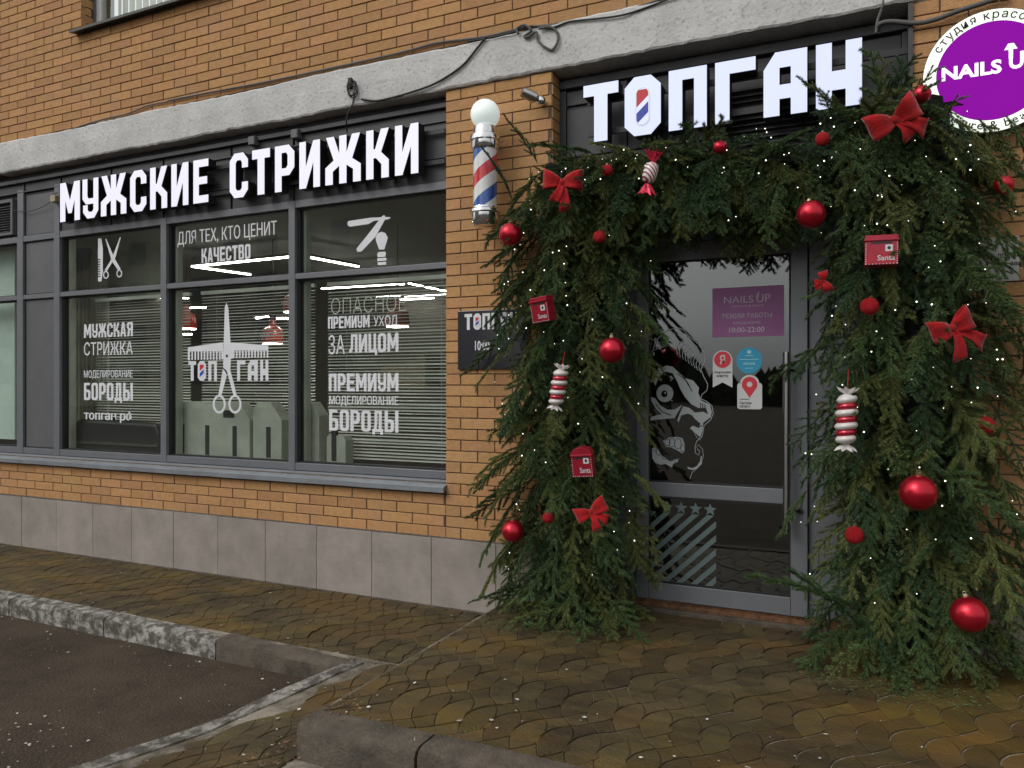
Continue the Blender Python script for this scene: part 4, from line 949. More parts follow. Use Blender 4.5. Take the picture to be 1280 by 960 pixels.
# ------------------------------------------------------------------ cables and small fittings
def spline(pts, n=8):
    pts = [Vector(p) for p in pts]; o = []
    P_ = [pts[0]] + pts + [pts[-1]]
    for i in range(1, len(P_) - 2):
        for k in range(n):
            t = k / n; a, b_, c, d = P_[i - 1], P_[i], P_[i + 1], P_[i + 2]
            o.append(.5 * ((2 * b_) + (c - a) * t + (2 * a - 5 * b_ + 4 * c - d) * t * t + (3 * b_ - a - 3 * c + d) * t ** 3))
    return o + [pts[-1]]
def wall_cable(label, pts, r, m, y=-.02, name='cable', jit=.0):
    P_ = []
    for p in pts:
        yy = p[2] if len(p) > 2 else y; x, z = W(p[0], p[1], yy); P_.append((x, yy + random.uniform(-jit, jit), z))
    mb = MB(); mb.tube(spline(P_), r, 7); o = mb.build(name, m, smooth=True); return tag(o, label, 'cable')
wall_cable('long thin grey cable along the top of the plaster band, from the left picture edge', [(-20, 184), (20, 182), (58, 176), (78, 168), (100, 158), (130, 149), (160, 142), (185, 132), (210, 127)], .006, 'cable', -.012)
wall_cable('thick grey cable clipped on the bricks just above the plaster band', [(210, 126), (260, 116), (330, 103), (420, 84), (500, 66), (545, 54), (585, 49), (612, 45), (655, 35), (700, 30), (760, 19), (800, 8), (840, -6)], .008, 'cable', -.014)
wall_cable('thin dark cable twisted beside the thick grey one over the brick pier', [(585, 52), (612, 47), (640, 41), (660, 33), (690, 34), (712, 27), (742, 24), (775, 20), (800, 12), (850, -6)], .006, 'cableblack', -.036, jit=.006)
wall_cable('sagging black cable draped over the plaster band above the last sign letter', [(608, 46), (598, 58), (580, 80), (560, 95), (540, 106), (515, 115), (490, 122), (470, 126), (452, 124)], .0075, 'cableblack', -.040)
wall_cable('grey cable loop hanging in a bight over the plaster near the brick pier', [(648, 42), (646, 36), (655, 31), (664, 38), (655, 45), (660, 46), (670, 40), (672, 50), (680, 58), (690, 62), (697, 52), (696, 40), (688, 34), (674, 36)], .0085, 'cable', -.045, jit=.004)
wall_cable('short twin black cable dropping from the coil to the lit sign', [(443, 118), (440, 132), (435, 142), (433, 152, -.03), (434, 166, .02)], .005, 'cableblack', -.034)
wall_cable('thick grey cable crossing the brick above the round sign', [(1098, 38, .0), (1100, 30), (1115, 27), (1145, 29), (1170, 24), (1200, 13), (1235, 2), (1262, -8)], .013, 'cable', -.03)
wall_cable('thin cable rising beside the right end of the entrance fascia', [(1095, 42), (1097, 26), (1103, 8), (1106, -8)], .008, 'cable', -.02)
wall_cable('thin black wire from the vent grille to the sign rail', [(17, 263, .04), (35, 264, .05), (50, 260, .05), (64, 252, .04), (68, 250, .04)], .003, 'cableblack', .04)
co = thing('cable_coil', 'tangled black cable coil hanging on the plaster band over the long lit sign', 'cable', (W(440, 112)[0], -.05, W(440, 112)[1]))
for k in range(5):
    cx, cz = W(439 + k * 1.2, 111 + (k % 3) * 1.5, -.045); a_, b_ = .036 + .008 * math.sin(k * 2.2), .048 + .012 * math.cos(k * 1.7)
    mb = MB(); mb.tube([(cx + a_ * math.cos(t), -.045 - .010 * k * .5 + .01 * math.sin(2 * t + k), cz + b_ * math.sin(t)) for t in [2 * math.pi * j / 24 for j in range(25)]], .0035, 6); mb.build('cable_turn', 'cableblack', co, smooth=True)
mb = MB(); x, z = W(438, 102, -.04); mb.box(x - .014, x + .014, -.055, -.025, z - .05, z + .025); mb.build('hook', 'cableblack', co, bevel=.003)
for px, py, lab in ((315.5, 176, 'small grey junction box on the fascia above the letter Р'), (369, 167.5, 'small grey junction box on the fascia above the second letter И')):
    x, z = W(px, py, .03); o = thing('junction_box', lab, 'junction box', (x, .03, z), 'grey junction boxes on the sign fascia')
    mb = MB(); mb.box(x - .034, x + .034, .02, .074, z - .036, z + .036); mb.build('box', 'panel', o, bevel=.005)
    mb = MB(); mb.box(x - .03, x + .03, .014, .0195, z - .032, z + .032); mb.build('lid', 'panel', o, bevel=.003)
x, z = W(69, 249, .03); o = thing('sign_transformer', 'beige power box at the left end of the long lit sign', 'power box', (x, .03, z))
mb = MB(); mb.box(x - .03, x + .04, .0, .05, z - .03, z + .03); mb.build('box', mat('beige', (.35, .30, .18), .6), o, bevel=.004)
mb = MB(); mb.tube([(x, .02, z + .03), (x, .02, z + .05), (x + .03, .04, z + .06)], .005, 6); mb.build('cable_stub', 'cableblack', o)

# ------------------------------------------------------------------ salon interior
rm = thing('salon_room', 'dim barber salon room seen through the shop window', 'room', (-5, .4, .15))
RX0, RX1, RY0, RY1, RZ0, RZ1 = -9.4, -1.95, .36, 5.2, .15, 2.98
for nm, q, m in (('floor', (RX0, RX1, RY0, RY1, RZ0 - .1, RZ0), 'ifloor'), ('ceiling', (RX0, RX1, .21, RY1, RZ1, RZ1 + .1), 'iceil'), ('back_wall', (RX0, RX1, RY1, RY1 + .1, RZ0, RZ1), 'iwall'),
                 ('side_wall', (RX0 - .1, RX0, .2, RY1, RZ0, RZ1), 'iwall'), ('side_wall', (RX1, RX1 + .06, .35, RY1, RZ0, RZ1), 'iwall'), ('window_ledge', (RX0, XW + .4, .18, .42, .6, .90), 'cabinet')):
    mb = MB(); mb.box(*q); mb.build(nm, m, rm)
mb = MB()
for r_ in range(24):
    x = -4.6
    for c in range(10): mb.box(x + c * .27 + (.13 if r_ % 2 else 0), x + c * .27 + .26 + (.13 if r_ % 2 else 0), RY1 - .02, RY1 - .001, .3 + r_ * .09, .38 + r_ * .09)
mb.build('brick_cladding', 'ibrick', rm, kind='stuff')
def CP(px, py, z): x, y = G(px, py, z); return (x, y, z)
LEDS = [((240, 334), (362, 322)), ((240, 334), (313, 344)), ((166, 377), (206, 373)), ((166, 379.5), (206, 385)), ((384, 322), (448, 334)), ((382, 349.5), (490, 342.5)),
        ((402, 361.5), (505, 356)), ((511, 355), (557, 364.5)), ((506, 372), (557, 369)), ((510, 378), (557, 376)), ((237, 385.5), (257, 385)), ((222, 373), (236, 373.5)), ((222, 418.5), (240, 418.5)), ((470, 371), (500, 370)), ((320, 398.5), (335, 397)), ((346, 399), (360, 399))]
LEDLAB = ['long strip lamp just under the word КАЧЕСТВО, upper arm of the zigzag', 'short strip lamp forming the lower arm of the zigzag under КАЧЕСТВО', 'upper thin strip lamp at the right side of the left lettered pane',
 'lower thin strip lamp at the right side of the left lettered pane', 'strip lamp left below the razor picture, cut by the transom', 'strip lamp just under the transom at the left of the right pane', 'second strip lamp under the transom of the right pane, above ОПАСНОЕ',
 'slanting strip lamp under the transom at the far right of the right pane', 'upper level strip lamp at the right end of the right pane', 'lower level strip lamp at the right end of the right pane', 'short strip lamp left of the scissors tip in the middle pane',
 'tiny strip lamp at the left edge of the middle pane', 'low strip lamp under the dim red pendant in the middle pane', 'short strip lamp over the word УХОД', 'short strip lamp just above the red pendant of the middle pane', 'tiny strip lamp right of the red pendant at the mullion']
for k, (a, b_) in enumerate(LEDS):
    zc_ = 2.78 if min(a[1], b_[1]) < 380 else 2.5
    if a[1] > 390: zc_ = 2.2
    p, q = Vector(CP(*a, zc_)), Vector(CP(*b_, zc_)); p.y = min(max(p.y, .45), 5.0); q.y = min(max(q.y, .45), 5.0)
    o = thing('ceiling_lamp', LEDLAB[k], 'lamp', tuple(p), 'strip lamps in the salon')
    d = (q - p).normalized(); n_ = Vector((-d.y, d.x, 0)) * .010
    mb = MB(); mb.add([p - n_, q - n_, q + n_, p + n_] + [v + Vector((0, 0, .014)) for v in (p - n_, q - n_, q + n_, p + n_)], [(3, 2, 1, 0), (0, 1, 5, 4), (1, 2, 6, 5), (2, 3, 7, 6), (3, 0, 4, 7)]); mb.build('light_strip', 'led', o)
    mb = MB(); n2 = n_ * 1.3; mb.add([v + Vector((0, 0, z)) for z in (.015, .04) for v in (p - n2, q - n2, q + n2, p + n2)], [(3, 2, 1, 0), (4, 5, 6, 7), (0, 1, 5, 4), (1, 2, 6, 5), (2, 3, 7, 6), (3, 0, 4, 7)]); mb.build('housing', 'iceil', o)
PEND = [(341, 416, 1.3, 'red pendant lamp seen in the middle pane right of the scissors picture'), (368, 376, 1.1, 'red pendant lamp half behind the mullion between the middle and right panes'), (497, 393, 1.2, 'red pendant lamp at the right pane above the word УХОД'), (233, 398, 1.8, 'dim red pendant lamp at the left edge of the middle pane')]
for px, py, yy, lab in PEND:
    x, z = W(px, py, yy); o = thing('pendant_lamp', lab, 'lamp', (x, yy, z), 'red pendant lamps in the salon'); sc2 = (DIST + yy) / 5.9
    mb = MB(); mb.lathe([(r_ * sc2 * 1.2, h * sc2 * 1.2) for r_, h in ((.085, -.09), (.088, -.085), (.088, -.02), (.075, .03), (.04, .055), (.03, .06), (.028, .11), (.01, .115))], (x, yy, z), 24); mb.build('shade', 'ired', o, smooth=True, autosm=True)
    mb = MB(); mb.lathe([(.10 * sc2, -.115 * sc2), (.10 * sc2, -.110 * sc2)], (x, yy, z), 20); mb.build('bulb', 'led', o)
    mb = MB(); text_box(mb, 'HAIR', x - .06, x + .06, z - .05, z - .01, yy - .112 * sc2, .02); mb.build('lettering', 'vinyl', o)
    mb = MB(); mb.tube([(x, yy, z + .1), (x, yy, RZ1)], .005, 6); mb.build('cord', 'cableblack', o)
for k, (a, b_) in enumerate(bays[1:]):
    o = thing('window_blind', ['white slatted blind behind the left lettered pane', 'white slatted blind behind the pane with the comb and scissors', 'white slatted blind behind the right pane with the word БОРОДЫ'][k], 'blind', ((a + b_) / 2, .4, ZT0), 'slatted blinds inside the shop window')
    mb = MB(); z = ZB1 + .02
    while z < ZT0 - .02:
        x0, x1 = a + .05, b_ - .02; tl = random.uniform(.003, .0075); dj, dk = random.gauss(0, .0016), random.gauss(0, .0016)
        mb.add([(x0, .385, z - tl + dj), (x1, .385, z - tl + dk), (x1, .405, z + tl + dk), (x0, .405, z + tl + dj)], [(0, 1, 2, 3)]); z += .0255
    mb.build('slat', 'slat', o, kind='stuff')
    mb = MB(); mb.box(a + .05, b_ - .02, .38, .41, ZT0 - .02, ZT0 + .01); mb.build('top_rail', 'slat', o)
    for f in (.18, .82): mb = MB(); x = a + (b_ - a) * f; mb.tube([(x, .382, ZB1), (x, .382, ZT0)], .0015, 4); mb.build('cord', 'slat', o)
# furniture behind the glass
def pxbox(px0, px1, py0, py1, y): x0 = WX(px0, y); x1 = WX(px1, y); return x0, x1, W(px1, py1, y)[1], W(px1, py0, y)[1]
def cabinet(px0, px1, py0, y, d, label, ch=.12, slits=(), vent=None):
    x0, x1, _, z1 = pxbox(px0, px1, py0, 570, y); z0 = .92; o = thing('display_cabinet', label, 'cabinet', (x0, y, z0))
    c = min(ch, (x1 - x0) * .4)
    mb = MB(); mb.prism([[(x0, z0), (x1, z0), (x1, z1 - c * 1.2), (x1 - c, z1), (x0 + c * .4, z1), (x0, z1 - c * .6)]], y, y + d); mb.build('body', 'cabinet', o, bevel=.004)
    for s_ in slits:
        a = x0 + (x1 - x0) * s_; mb = MB(); mb.box(a - .022, a + .022, y - .004, y + .02, z0 + .02, z0 + .27); mb.build('slit', 'ink', o)
    if vent: a = x0 + (x1 - x0) * vent; mb = MB(); mb.box(a - .06, a + .06, y - .004, y + .02, z0 + .34, z0 + .40); mb.build('vent', 'ink', o)
    return o
cabinet(223, 312, 503, .21, .12, 'pale slotted cabinet behind the middle pane under the scissors', slits=(.06, .42, .80), vent=.72)
cabinet(316, 352, 503, .23, .12, 'narrow pale cabinet with cut corners in the middle pane', slits=(.55,), ch=.12)
cabinet(372, 399, 503, .21, .12, 'pale cabinet at the left edge of the right pane')
cabinet(408, 432, 545, .24, .1, 'low pale cabinet under the word БОРОДЫ', slits=(.4,), ch=.03)
x0, x1 = WX(88, .22), WX(198, .22); o = thing('sofa', 'dark leather sofa back behind the left lettered pane', 'sofa', (x0, .28, .9))
mb = MB(); mb.prism([[(x0, .93), (x1, .93), (x1, 1.10), (x1 - .05, 1.19), (x0 + .1, 1.21), (x0 + .02, 1.16)]], .23, .34); mb.build('backrest', 'sofa', o, bevel=.03)
mb = MB(); mb.box(x0 + .03, x1 - .02, .215, .228, .98, 1.0); mb.build('trim', 'steel', o)
x0, x1, z0, z1 = WX(92, .6), WX(137, .6), .93, 2.85; o = thing('curtain', 'beige curtain at the left side of the left lettered pane', 'curtain', (x0, .6, z0))
mb = MB(); n = 50; vs = []
for i in range(n + 1): x = x0 + (x1 - x0) * i / n; y = .6 + .025 * math.sin(i * 1.1); vs += [(x, y, z0), (x, y, z1)]
mb.add(vs, [(2 * i, 2 * i + 2, 2 * i + 3, 2 * i + 1) for i in range(n)]); mb.build('cloth', 'curtain', o, smooth=True)
x0, x1 = WX(140, .8), WX(202, .8); o = thing('folding_screen', 'pale panel screen in the upper left lettered pane', 'screen', (x0, .8, 2.3))
mb = MB(); mb.box(x0 - .3, x1, .8, .83, 2.42, 2.95); mb.build('panel', 'cabinet', o)
x0, x1 = WX(-30, .30), WX(22, .30); o = thing('frosted_screen', 'pale green frosted screen behind the pane at the left picture edge', 'screen', (x0, .3, .9))
mb = MB(); mb.box(x0, x1, .27, .29, .98, 2.9); mb.build('sheet', 'pale', o)
x, z = W(497, 468, 2.2); o = thing('wooden_wall_box', 'small wooden box on the salon wall in the right pane', 'box', (x, 2.2, z))
mb = MB(); mb.prism([[(x - .2, z - .15), (x + .34, z - .15), (x + .34, z + .22), (x + .2, z + .14), (x - .2, z + .08)]], 2.2, 2.5); mb.build('case', 'screen', o)
# vestibule behind the door
vb = thing('vestibule', 'dark vestibule behind the glass door', 'room', (-.8, .3, .15))
for nm, q in (('floor', (XD0, XD1, .26, 2.6, .05, .15)), ('ceiling', (XD0, XD1, .28, 2.6, 2.6, 2.7)), ('back_wall', (XD0, XD1, 2.6, 2.7, .15, 2.6)), ('side_wall', (XD0 - .02, XD0, .3, 2.6, .15, 2.6)), ('side_wall', (XD1, XD1 + .05, .3, 2.6, .15, 2.6))):
    mb = MB(); mb.box(*q); mb.build(nm, 'iwall', vb)

# ------------------------------------------------------------------ street behind the viewer (seen in the glass)
ab = thing('apartment_building', 'pale apartment block across the street, seen only as a reflection', 'building', (-55, -34, 0))
mb = MB(); mb.box(-97, -26.0, -46, -34, -.12, 21); mb.build('wall', 'farbrick', ab)
mb = MB()
for r_ in range(7):
    for c in range(22): x = -95 + c * 3.05; mb.box(x, x + 1.6, -34.02, -33.95, 1.5 + r_ * 2.9, 3.1 + r_ * 2.9)
mb.build('windows', 'farglass', ab, kind='stuff')
mb = MB()
for k in range(2600):
    x = rng.uniform(-70, 90); y = -60 + rng.uniform(-3, 3); h = 3.2 + 1.4 * math.sin(x * .21) + .8 * math.sin(x * .73); z = rng.uniform(-.1, h)
    s_ = rng.uniform(.5, 1.2); a = rng.uniform(0, 3.14); dx, dz = math.cos(a) * s_, math.sin(a) * s_
    mb.add([(x - dx, y, z - dz), (x + dx, y + .3, z - dz * .3), (x, y, z + abs(dx) + .3)], [(0, 1, 2)])
o = mb.build('far_hedge', 'farleaf'); tag(o, 'dark distant row of bushes across the street', 'hedge', kind='stuff')

# ------------------------------------------------------------------ fir garland
def fast_mesh(name, V, F, MI, mats):
    me = bpy.data.meshes.new(name); V = np.asarray(V, np.float32); F = np.asarray(F, np.int32)
    me.vertices.add(len(V)); me.vertices.foreach_set('co', V.ravel()); me.loops.add(F.size); me.loops.foreach_set('vertex_index', F.ravel())
    me.polygons.add(len(F)); me.polygons.foreach_set('loop_start', np.arange(0, F.size, 3, dtype=np.int32)); me.polygons.foreach_set('loop_total', np.full(len(F), 3, np.int32))
    for m in mats: me.materials.append(M[m])
    me.polygons.foreach_set('material_index', np.asarray(MI, np.int32)); me.update(); me.validate(); return me
def make_branch(kind, L=.36, lod=1.0, seed=0):
    g = np.random.default_rng(seed); V = []; F = []; MI = []; nv = 0
    stems = []
    def curve(p, d, ln, droop, n=7):
        pts = [np.array(p, float)]; d = np.array(d, float)
        for i in range(n): d = d + np.array([0, 0, -droop / n]); d /= np.linalg.norm(d); pts.append(pts[-1] + d * ln / n + g.normal(0, ln * .006, 3))
        return np.array(pts)
    main = curve((0, 0, 0), (1, 0, .10), L, .30); stems.append((main, .0034))
    k = 11 if kind != 'pine' else 6; side = 1
    for i in range(k):
        u = .10 + .84 * i / (k - 1); idx = u * 7; a = int(idx); f = idx - a; p = main[a] * (1 - f) + main[min(a + 1, 7)] * f
        ang = g.uniform(.55, .80) * side; side *= -1; base = main[min(a + 1, 7)] - main[a]; base /= np.linalg.norm(base)
        d = base * math.cos(ang) + np.array([0, math.sin(ang), g.uniform(-.12, .18)])
        ln = (.135 if kind != 'pine' else .14) * (1 - .60 * u) * g.uniform(.8, 1.2)
        stems.append((curve(p, d, ln, g.uniform(.05, .25), 4), .0020))
    npos = []
    for pts, r in stems:
        seg = np.diff(pts, axis=0); ls = np.linalg.norm(seg, axis=1); tot = ls.sum()
        # stem: three sided
        n = len(pts); ring = []
        for i in range(n):
            d = pts[min(i + 1, n - 1)] - pts[max(i - 1, 0)]; d /= np.linalg.norm(d); u = np.cross(d, [0, 0, 1.0]); u /= np.linalg.norm(u) + 1e-9; w = np.cross(d, u)
            rr = r * (1 - .6 * i / (n - 1))
            for j in range(3): V.append(pts[i] + (u * math.cos(2.094 * j) + w * math.sin(2.094 * j)) * rr)
        for i in range(n - 1):
            for j in range(3):
                a, b_, c, d_ = nv + i * 3 + j, nv + i * 3 + (j + 1) % 3, nv + (i + 1) * 3 + (j + 1) % 3, nv + (i + 1) * 3 + j
                F.append((a, b_, c)); F.append((a, c, d_)); MI += [1, 1]
        nv += 3 * n
        step = {'spruce': .0013, 'fir': .0013, 'pine': .0014}[kind] / lod; nl = {'spruce': .017, 'fir': .021, 'pine': .036}[kind]
        per = 3; cum = np.concatenate([[0], np.cumsum(ls)])
        s = .012 if tot > .3 else .003
        while s < tot:
            i = min(np.searchsorted(cum, s) - 1, len(seg) - 1); i = max(i, 0); f = (s - cum[i]) / ls[i]; p = pts[i] + seg[i] * f; d = seg[i] / ls[i]
            u = np.cross(d, [0, 0, 1.0]); u /= np.linalg.norm(u) + 1e-9; w = np.cross(u, d)
            for q in range(per):
                if kind == 'fir': th = (0.12, math.pi - .12, math.pi / 2)[q] + g.normal(0, .42)
                else: th = g.uniform(-.9, math.pi + .9)
                o = u * math.cos(th) + w * math.sin(th); lean = g.uniform(.55, .95) if kind != 'pine' else g.uniform(1.1, 1.8)
                nd = o + d * lean + np.array([0, 0, -.08]); nd /= np.linalg.norm(nd); ln = nl * g.uniform(.75, 1.1) * (1 - .35 * (s / tot) ** 4)
                wd = np.cross(nd, g.normal(0, 1, 3)); wd /= np.linalg.norm(wd) + 1e-9; wd *= .0014 / math.sqrt(lod)
                V.append(p - wd); V.append(p + wd); V.append(p + nd * ln); F.append((nv, nv + 1, nv + 2)); MI.append(0); nv += 3
            s += step * g.uniform(.7, 1.3)
    return np.array(V), np.array(F), np.array(MI)
protos = []
for i, (kind, nm) in enumerate((('spruce', 'needle'), ('spruce', 'needle_b'), ('fir', 'needle'), ('fir', 'needle_b'), ('pine', 'needle_y'), ('spruce', 'needle_y'), ('fir', 'needle_y'), ('pine', 'needle'))):
    hi = make_branch(kind, .34 + .04 * (i % 3), 1.0, 10 + i); lo = make_branch(kind, .34, .42, 40 + i); protos.append((fast_mesh('fir_branch', *hi, [nm, 'bark']), lo, nm))

ga = thing('fir_garland', 'thick fir branch garland arch hung around the entrance door', 'garland', (-.8, -.2, ZP))
CXL, CXR, ZBm = -1.695, .175, 2.71
def shape(s, phi, k):
    """s runs up the left column, across the top and down the right; phi turns round the section; k = 0 core, 1 surface"""
    H = 2.70
    if s < H: z = ZP + .10 + s; hw = .45 - .03 * math.sin(z * 2.1); dp = .40 + .05 * math.cos(z * 1.7) - .10 * max(0, (z - 1.5) / 1.3); return Vector((CXL + hw * k * math.sin(phi), -.02 - dp * k * math.cos(phi), z)), Vector((math.sin(phi), -math.cos(phi), 0)), Vector((0, 0, 1))
    s -= H
    W_ = CXR - CXL
    if s < W_: x = CXL + s; hw = .23; dp = .34; zz = ZBm + .04 * math.sin(x * 3) + .09 * (s / W_); return Vector((x, -.02 - dp * k * math.cos(phi), zz + hw * k * math.sin(phi))), Vector((0, -math.cos(phi), math.sin(phi))), Vector((1, 0, 0))
    s -= W_
    z = ZP + .10 + max(0, 2.76 - s); hw = .47 + .05 * math.sin(z * 1.5 + .4); dp = .40 + .10 * max(0, 1 - z / 1.6); return Vector((CXR + hw * k * math.sin(phi), -.02 - dp * k * math.cos(phi), z)), Vector((math.sin(phi), -math.cos(phi), 0)), Vector((0, 0, 1))
STOT = 2.70 + (CXR - CXL) + 2.76
# lumpy core for the inner stems; near-black colour stands in for shade between branches
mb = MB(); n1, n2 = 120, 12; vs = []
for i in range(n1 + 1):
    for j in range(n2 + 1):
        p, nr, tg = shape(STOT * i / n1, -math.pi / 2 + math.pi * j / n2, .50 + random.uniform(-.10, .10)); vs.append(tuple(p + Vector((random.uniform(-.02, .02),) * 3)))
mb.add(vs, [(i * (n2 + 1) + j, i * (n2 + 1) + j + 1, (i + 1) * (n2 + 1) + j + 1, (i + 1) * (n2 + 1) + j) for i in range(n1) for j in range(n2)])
mb.build('shaded_core', 'core', ga)
def orient(direction, roll):
    d = direction.normalized(); up = Vector((0, 0, 1)) if abs(d.z) < .97 else Vector((0, -1, 0)); y = up.cross(d).normalized(); z = d.cross(y)
    m = Matrix((d, y, z)).transposed(); return (m @ Matrix.Rotation(roll, 3, 'X'))
def place(k_lo, k_hi, front=.5):
    s = random.uniform(0, STOT); phi = random.gauss(0, front) if random.random() < .35 else random.uniform(-1.5, 1.5); phi = max(-1.55, min(1.55, phi))
    p, nr, tg = shape(s, phi, random.uniform(k_lo, k_hi))
    inbeam = 2.70 < s < 2.70 + (CXR - CXL)
    down = Vector((0, 0, -1)); side = Vector((random.gauss(0, .38), random.gauss(0, .10), random.gauss(0, .2)))
    if inbeam and phi > .35: d = nr * .35 + down * random.uniform(.1, .7) + Vector((random.gauss(0, .7), -.3, 0)) + side
    else: d = nr * random.uniform(.30, .72) + down * random.uniform(.5, 1.05) + side * .85
    d.normalize()
    if -1.55 < p.x < -.40 and max(p.z, p.z + d.z * .34) > 3.01: return place(k_lo, k_hi, front)
    return p, d
HIGH = []
for i in range(292):
    p, d = place(.55, 1.0); HIGH.append((p, d, random.uniform(.75, 1.08), random.gauss(0, .4)))
# branches that stick out as in the photograph: (pixel, depth, pixel of the tip, depth of the tip, scale)
for (px, py, y0, qx, qy, y1, sc3) in ((1070, 760, -.40, 955, 738, -.52, 1.15), (1080, 790, -.40, 985, 722, -.50, .9), (640, 250, -.25, 606, 192, -.30, 1.0), (672, 205, -.2, 636, 158, -.28, 1.0), 
        (1110, 170, -.2, 1090, 78, -.25, 1.1), (1110, 160, -.2, 1132, 72, -.22, 1.25), (1100, 170, -.2, 1165, 100, -.26, .8), (1130, 190, -.25, 1196, 135, -.32, .8), (1090, 180, -.15, 1010, 118, -.2, .9), (1230, 215, -.2, 1275, 195, -.25, 1.0), (1230, 240, -.2, 1285, 245, -.3, 1.0), (1215, 300, -.2, 1258, 350, -.25, 1.0),
        (1225, 430, -.2, 1290, 425, -.3, 1.1), (1215, 410, -.2, 1262, 480, -.3, 1.), (1225, 560, -.3, 1290, 520, -.4, 1.1), (1235, 700, -.3, 1290, 760, -.4, 1.1), (1225, 760, -.3, 1288, 800, -.35, 1.0), (1100, 130, -.2, 1150, 70, -.25, 1.), (1090, 160, -.2, 1108, 85, -.25, 1.), (1225, 620, -.3, 1290, 690, -.35, 1.1), (640, 560, -.2, 600, 600, -.3, .8), (650, 620, -.2, 612, 690, -.3, .8), (640, 680, -.25, 605, 745, -.35, .9), (660, 300, -.2, 608, 340, -.3, .8),
        (790, 590, -.25, 828, 640, -.3, .7), (790, 380, -.25, 828, 430, -.3, .7), (1030, 430, -.2, 995, 480, -.3, .7), (640, 430, -.2, 605, 480, -.3, .8)):
    a = W(px, py, y0); b_ = W(qx, qy, y1); p = Vector((a[0], y0, a[1])); q = Vector((b_[0], y1, b_[1])); d = (q - p); HIGH.append((p, d.normalized() + Vector((0, 0, .2)), d.length / .36, 0))
HIGH = [(p, d, s_ * (.55 if -1.5 < p.x < -.35 and p.z + d.normalized().z * .38 * s_ + abs(d.normalized().x) * .08 > 3.03 else 1), q) for p, d, s_, q in HIGH]
HIGH = [h for h in HIGH if not (-1.5 < h[0].x < -.35 and h[0].z + h[1].normalized().z * .36 * h[2] > 3.06)]
HIGH.sort(key=lambda t: t[0].y)
LOWM = {}
for i, (p, d, s_, roll) in enumerate(HIGH):
    k = random.randrange(8)
    if p.z + d.z * .36 * s_ < ZP + .02: d = Vector((d.x * 1.6, d.y - .35, max(d.z, (ZP + .03 - p.z) / (.36 * s_)))); 
    m = orient(d, roll)
    if i < 296:
        o = bpy.data.objects.new('fir_branch', protos[k][0]); COL.objects.link(o); o.parent = ga; o.location = p - LOC[ga.name]; o.rotation_euler = m.to_euler(); o.scale = (s_, s_, s_)
    else: LOWM.setdefault(k, []).append((p, m, s_))
for i in range(1000):
    p, d = place(.35, .80, .8); s_ = random.uniform(.7, 1.05); k = random.randrange(8)
    if p.z + d.z * .34 * s_ < ZP + .02: d = Vector((d.x * 1.6, d.y - .35, max(d.z, (ZP + .03 - p.z) / (.34 * s_))))
    LOWM.setdefault(k, []).append((p, orient(d, random.gauss(0, .6)), s_))
VV, FF, MM = {}, {}, {}
for k, L_ in LOWM.items():
    nm = protos[k][2]; V, F, MI = protos[k][1]
    for p, m, s_ in L_:
        A = np.array(m) * s_; V2 = V @ A.T + np.array(p - LOC[ga.name]); off = sum(len(v) for v in VV.get(nm, []))
        VV.setdefault(nm, []).append(V2); FF.setdefault(nm, []).append(F + off); MM.setdefault(nm, []).append(MI)
for nm in VV:
    o = bpy.data.objects.new('under_foliage', fast_mesh('under_foliage', np.concatenate(VV[nm]), np.concatenate(FF[nm]), np.concatenate(MM[nm]), [nm, 'bark'])); COL.objects.link(o); o.parent = ga; o['kind'] = 'stuff'

# fairy lights
fl = thing('fairy_lights', 'string of tiny warm white fairy lights wound through the fir garland', 'fairy lights', (-.8, -.3, 1.5))
mb = MB(); bl = []
for i in range(330):
    s = STOT * (i + .5) / 330; 
    if s < 2.70 and s < 1.3 and i % 2: continue
    if s > STOT - 1.3 and i % 3 == 0: continue
    p, nr, tg = shape(min(STOT, max(0, s + random.gauss(0, .10))), max(-1.05, min(1.05, random.gauss(0, .65))), random.uniform(1.05, 1.22)); p = p + Vector((random.gauss(0, .03), 0, random.gauss(0, .04)))
    if p.z < ZP + .25 or (p.x > -.05 and p.z > 2.86) or (p.z > 2.93): continue
    bl.append(p); mb.sphere(tuple(p), random.choice((.0020, .0026, .0032, .0040)), 6)
mb.build('bulbs', 'bulb', fl, kind='stuff')
mb = MB()
for p, q in zip(bl, bl[1:]):
    if (p - q).length < .16: mb.tube([p + Vector((0, .004, 0)), (p + q) / 2 + Vector((0, .05, -.015)), q + Vector((0, .004, 0))], .0014, 3)
mb.build('wire', 'wire', fl, kind='stuff')

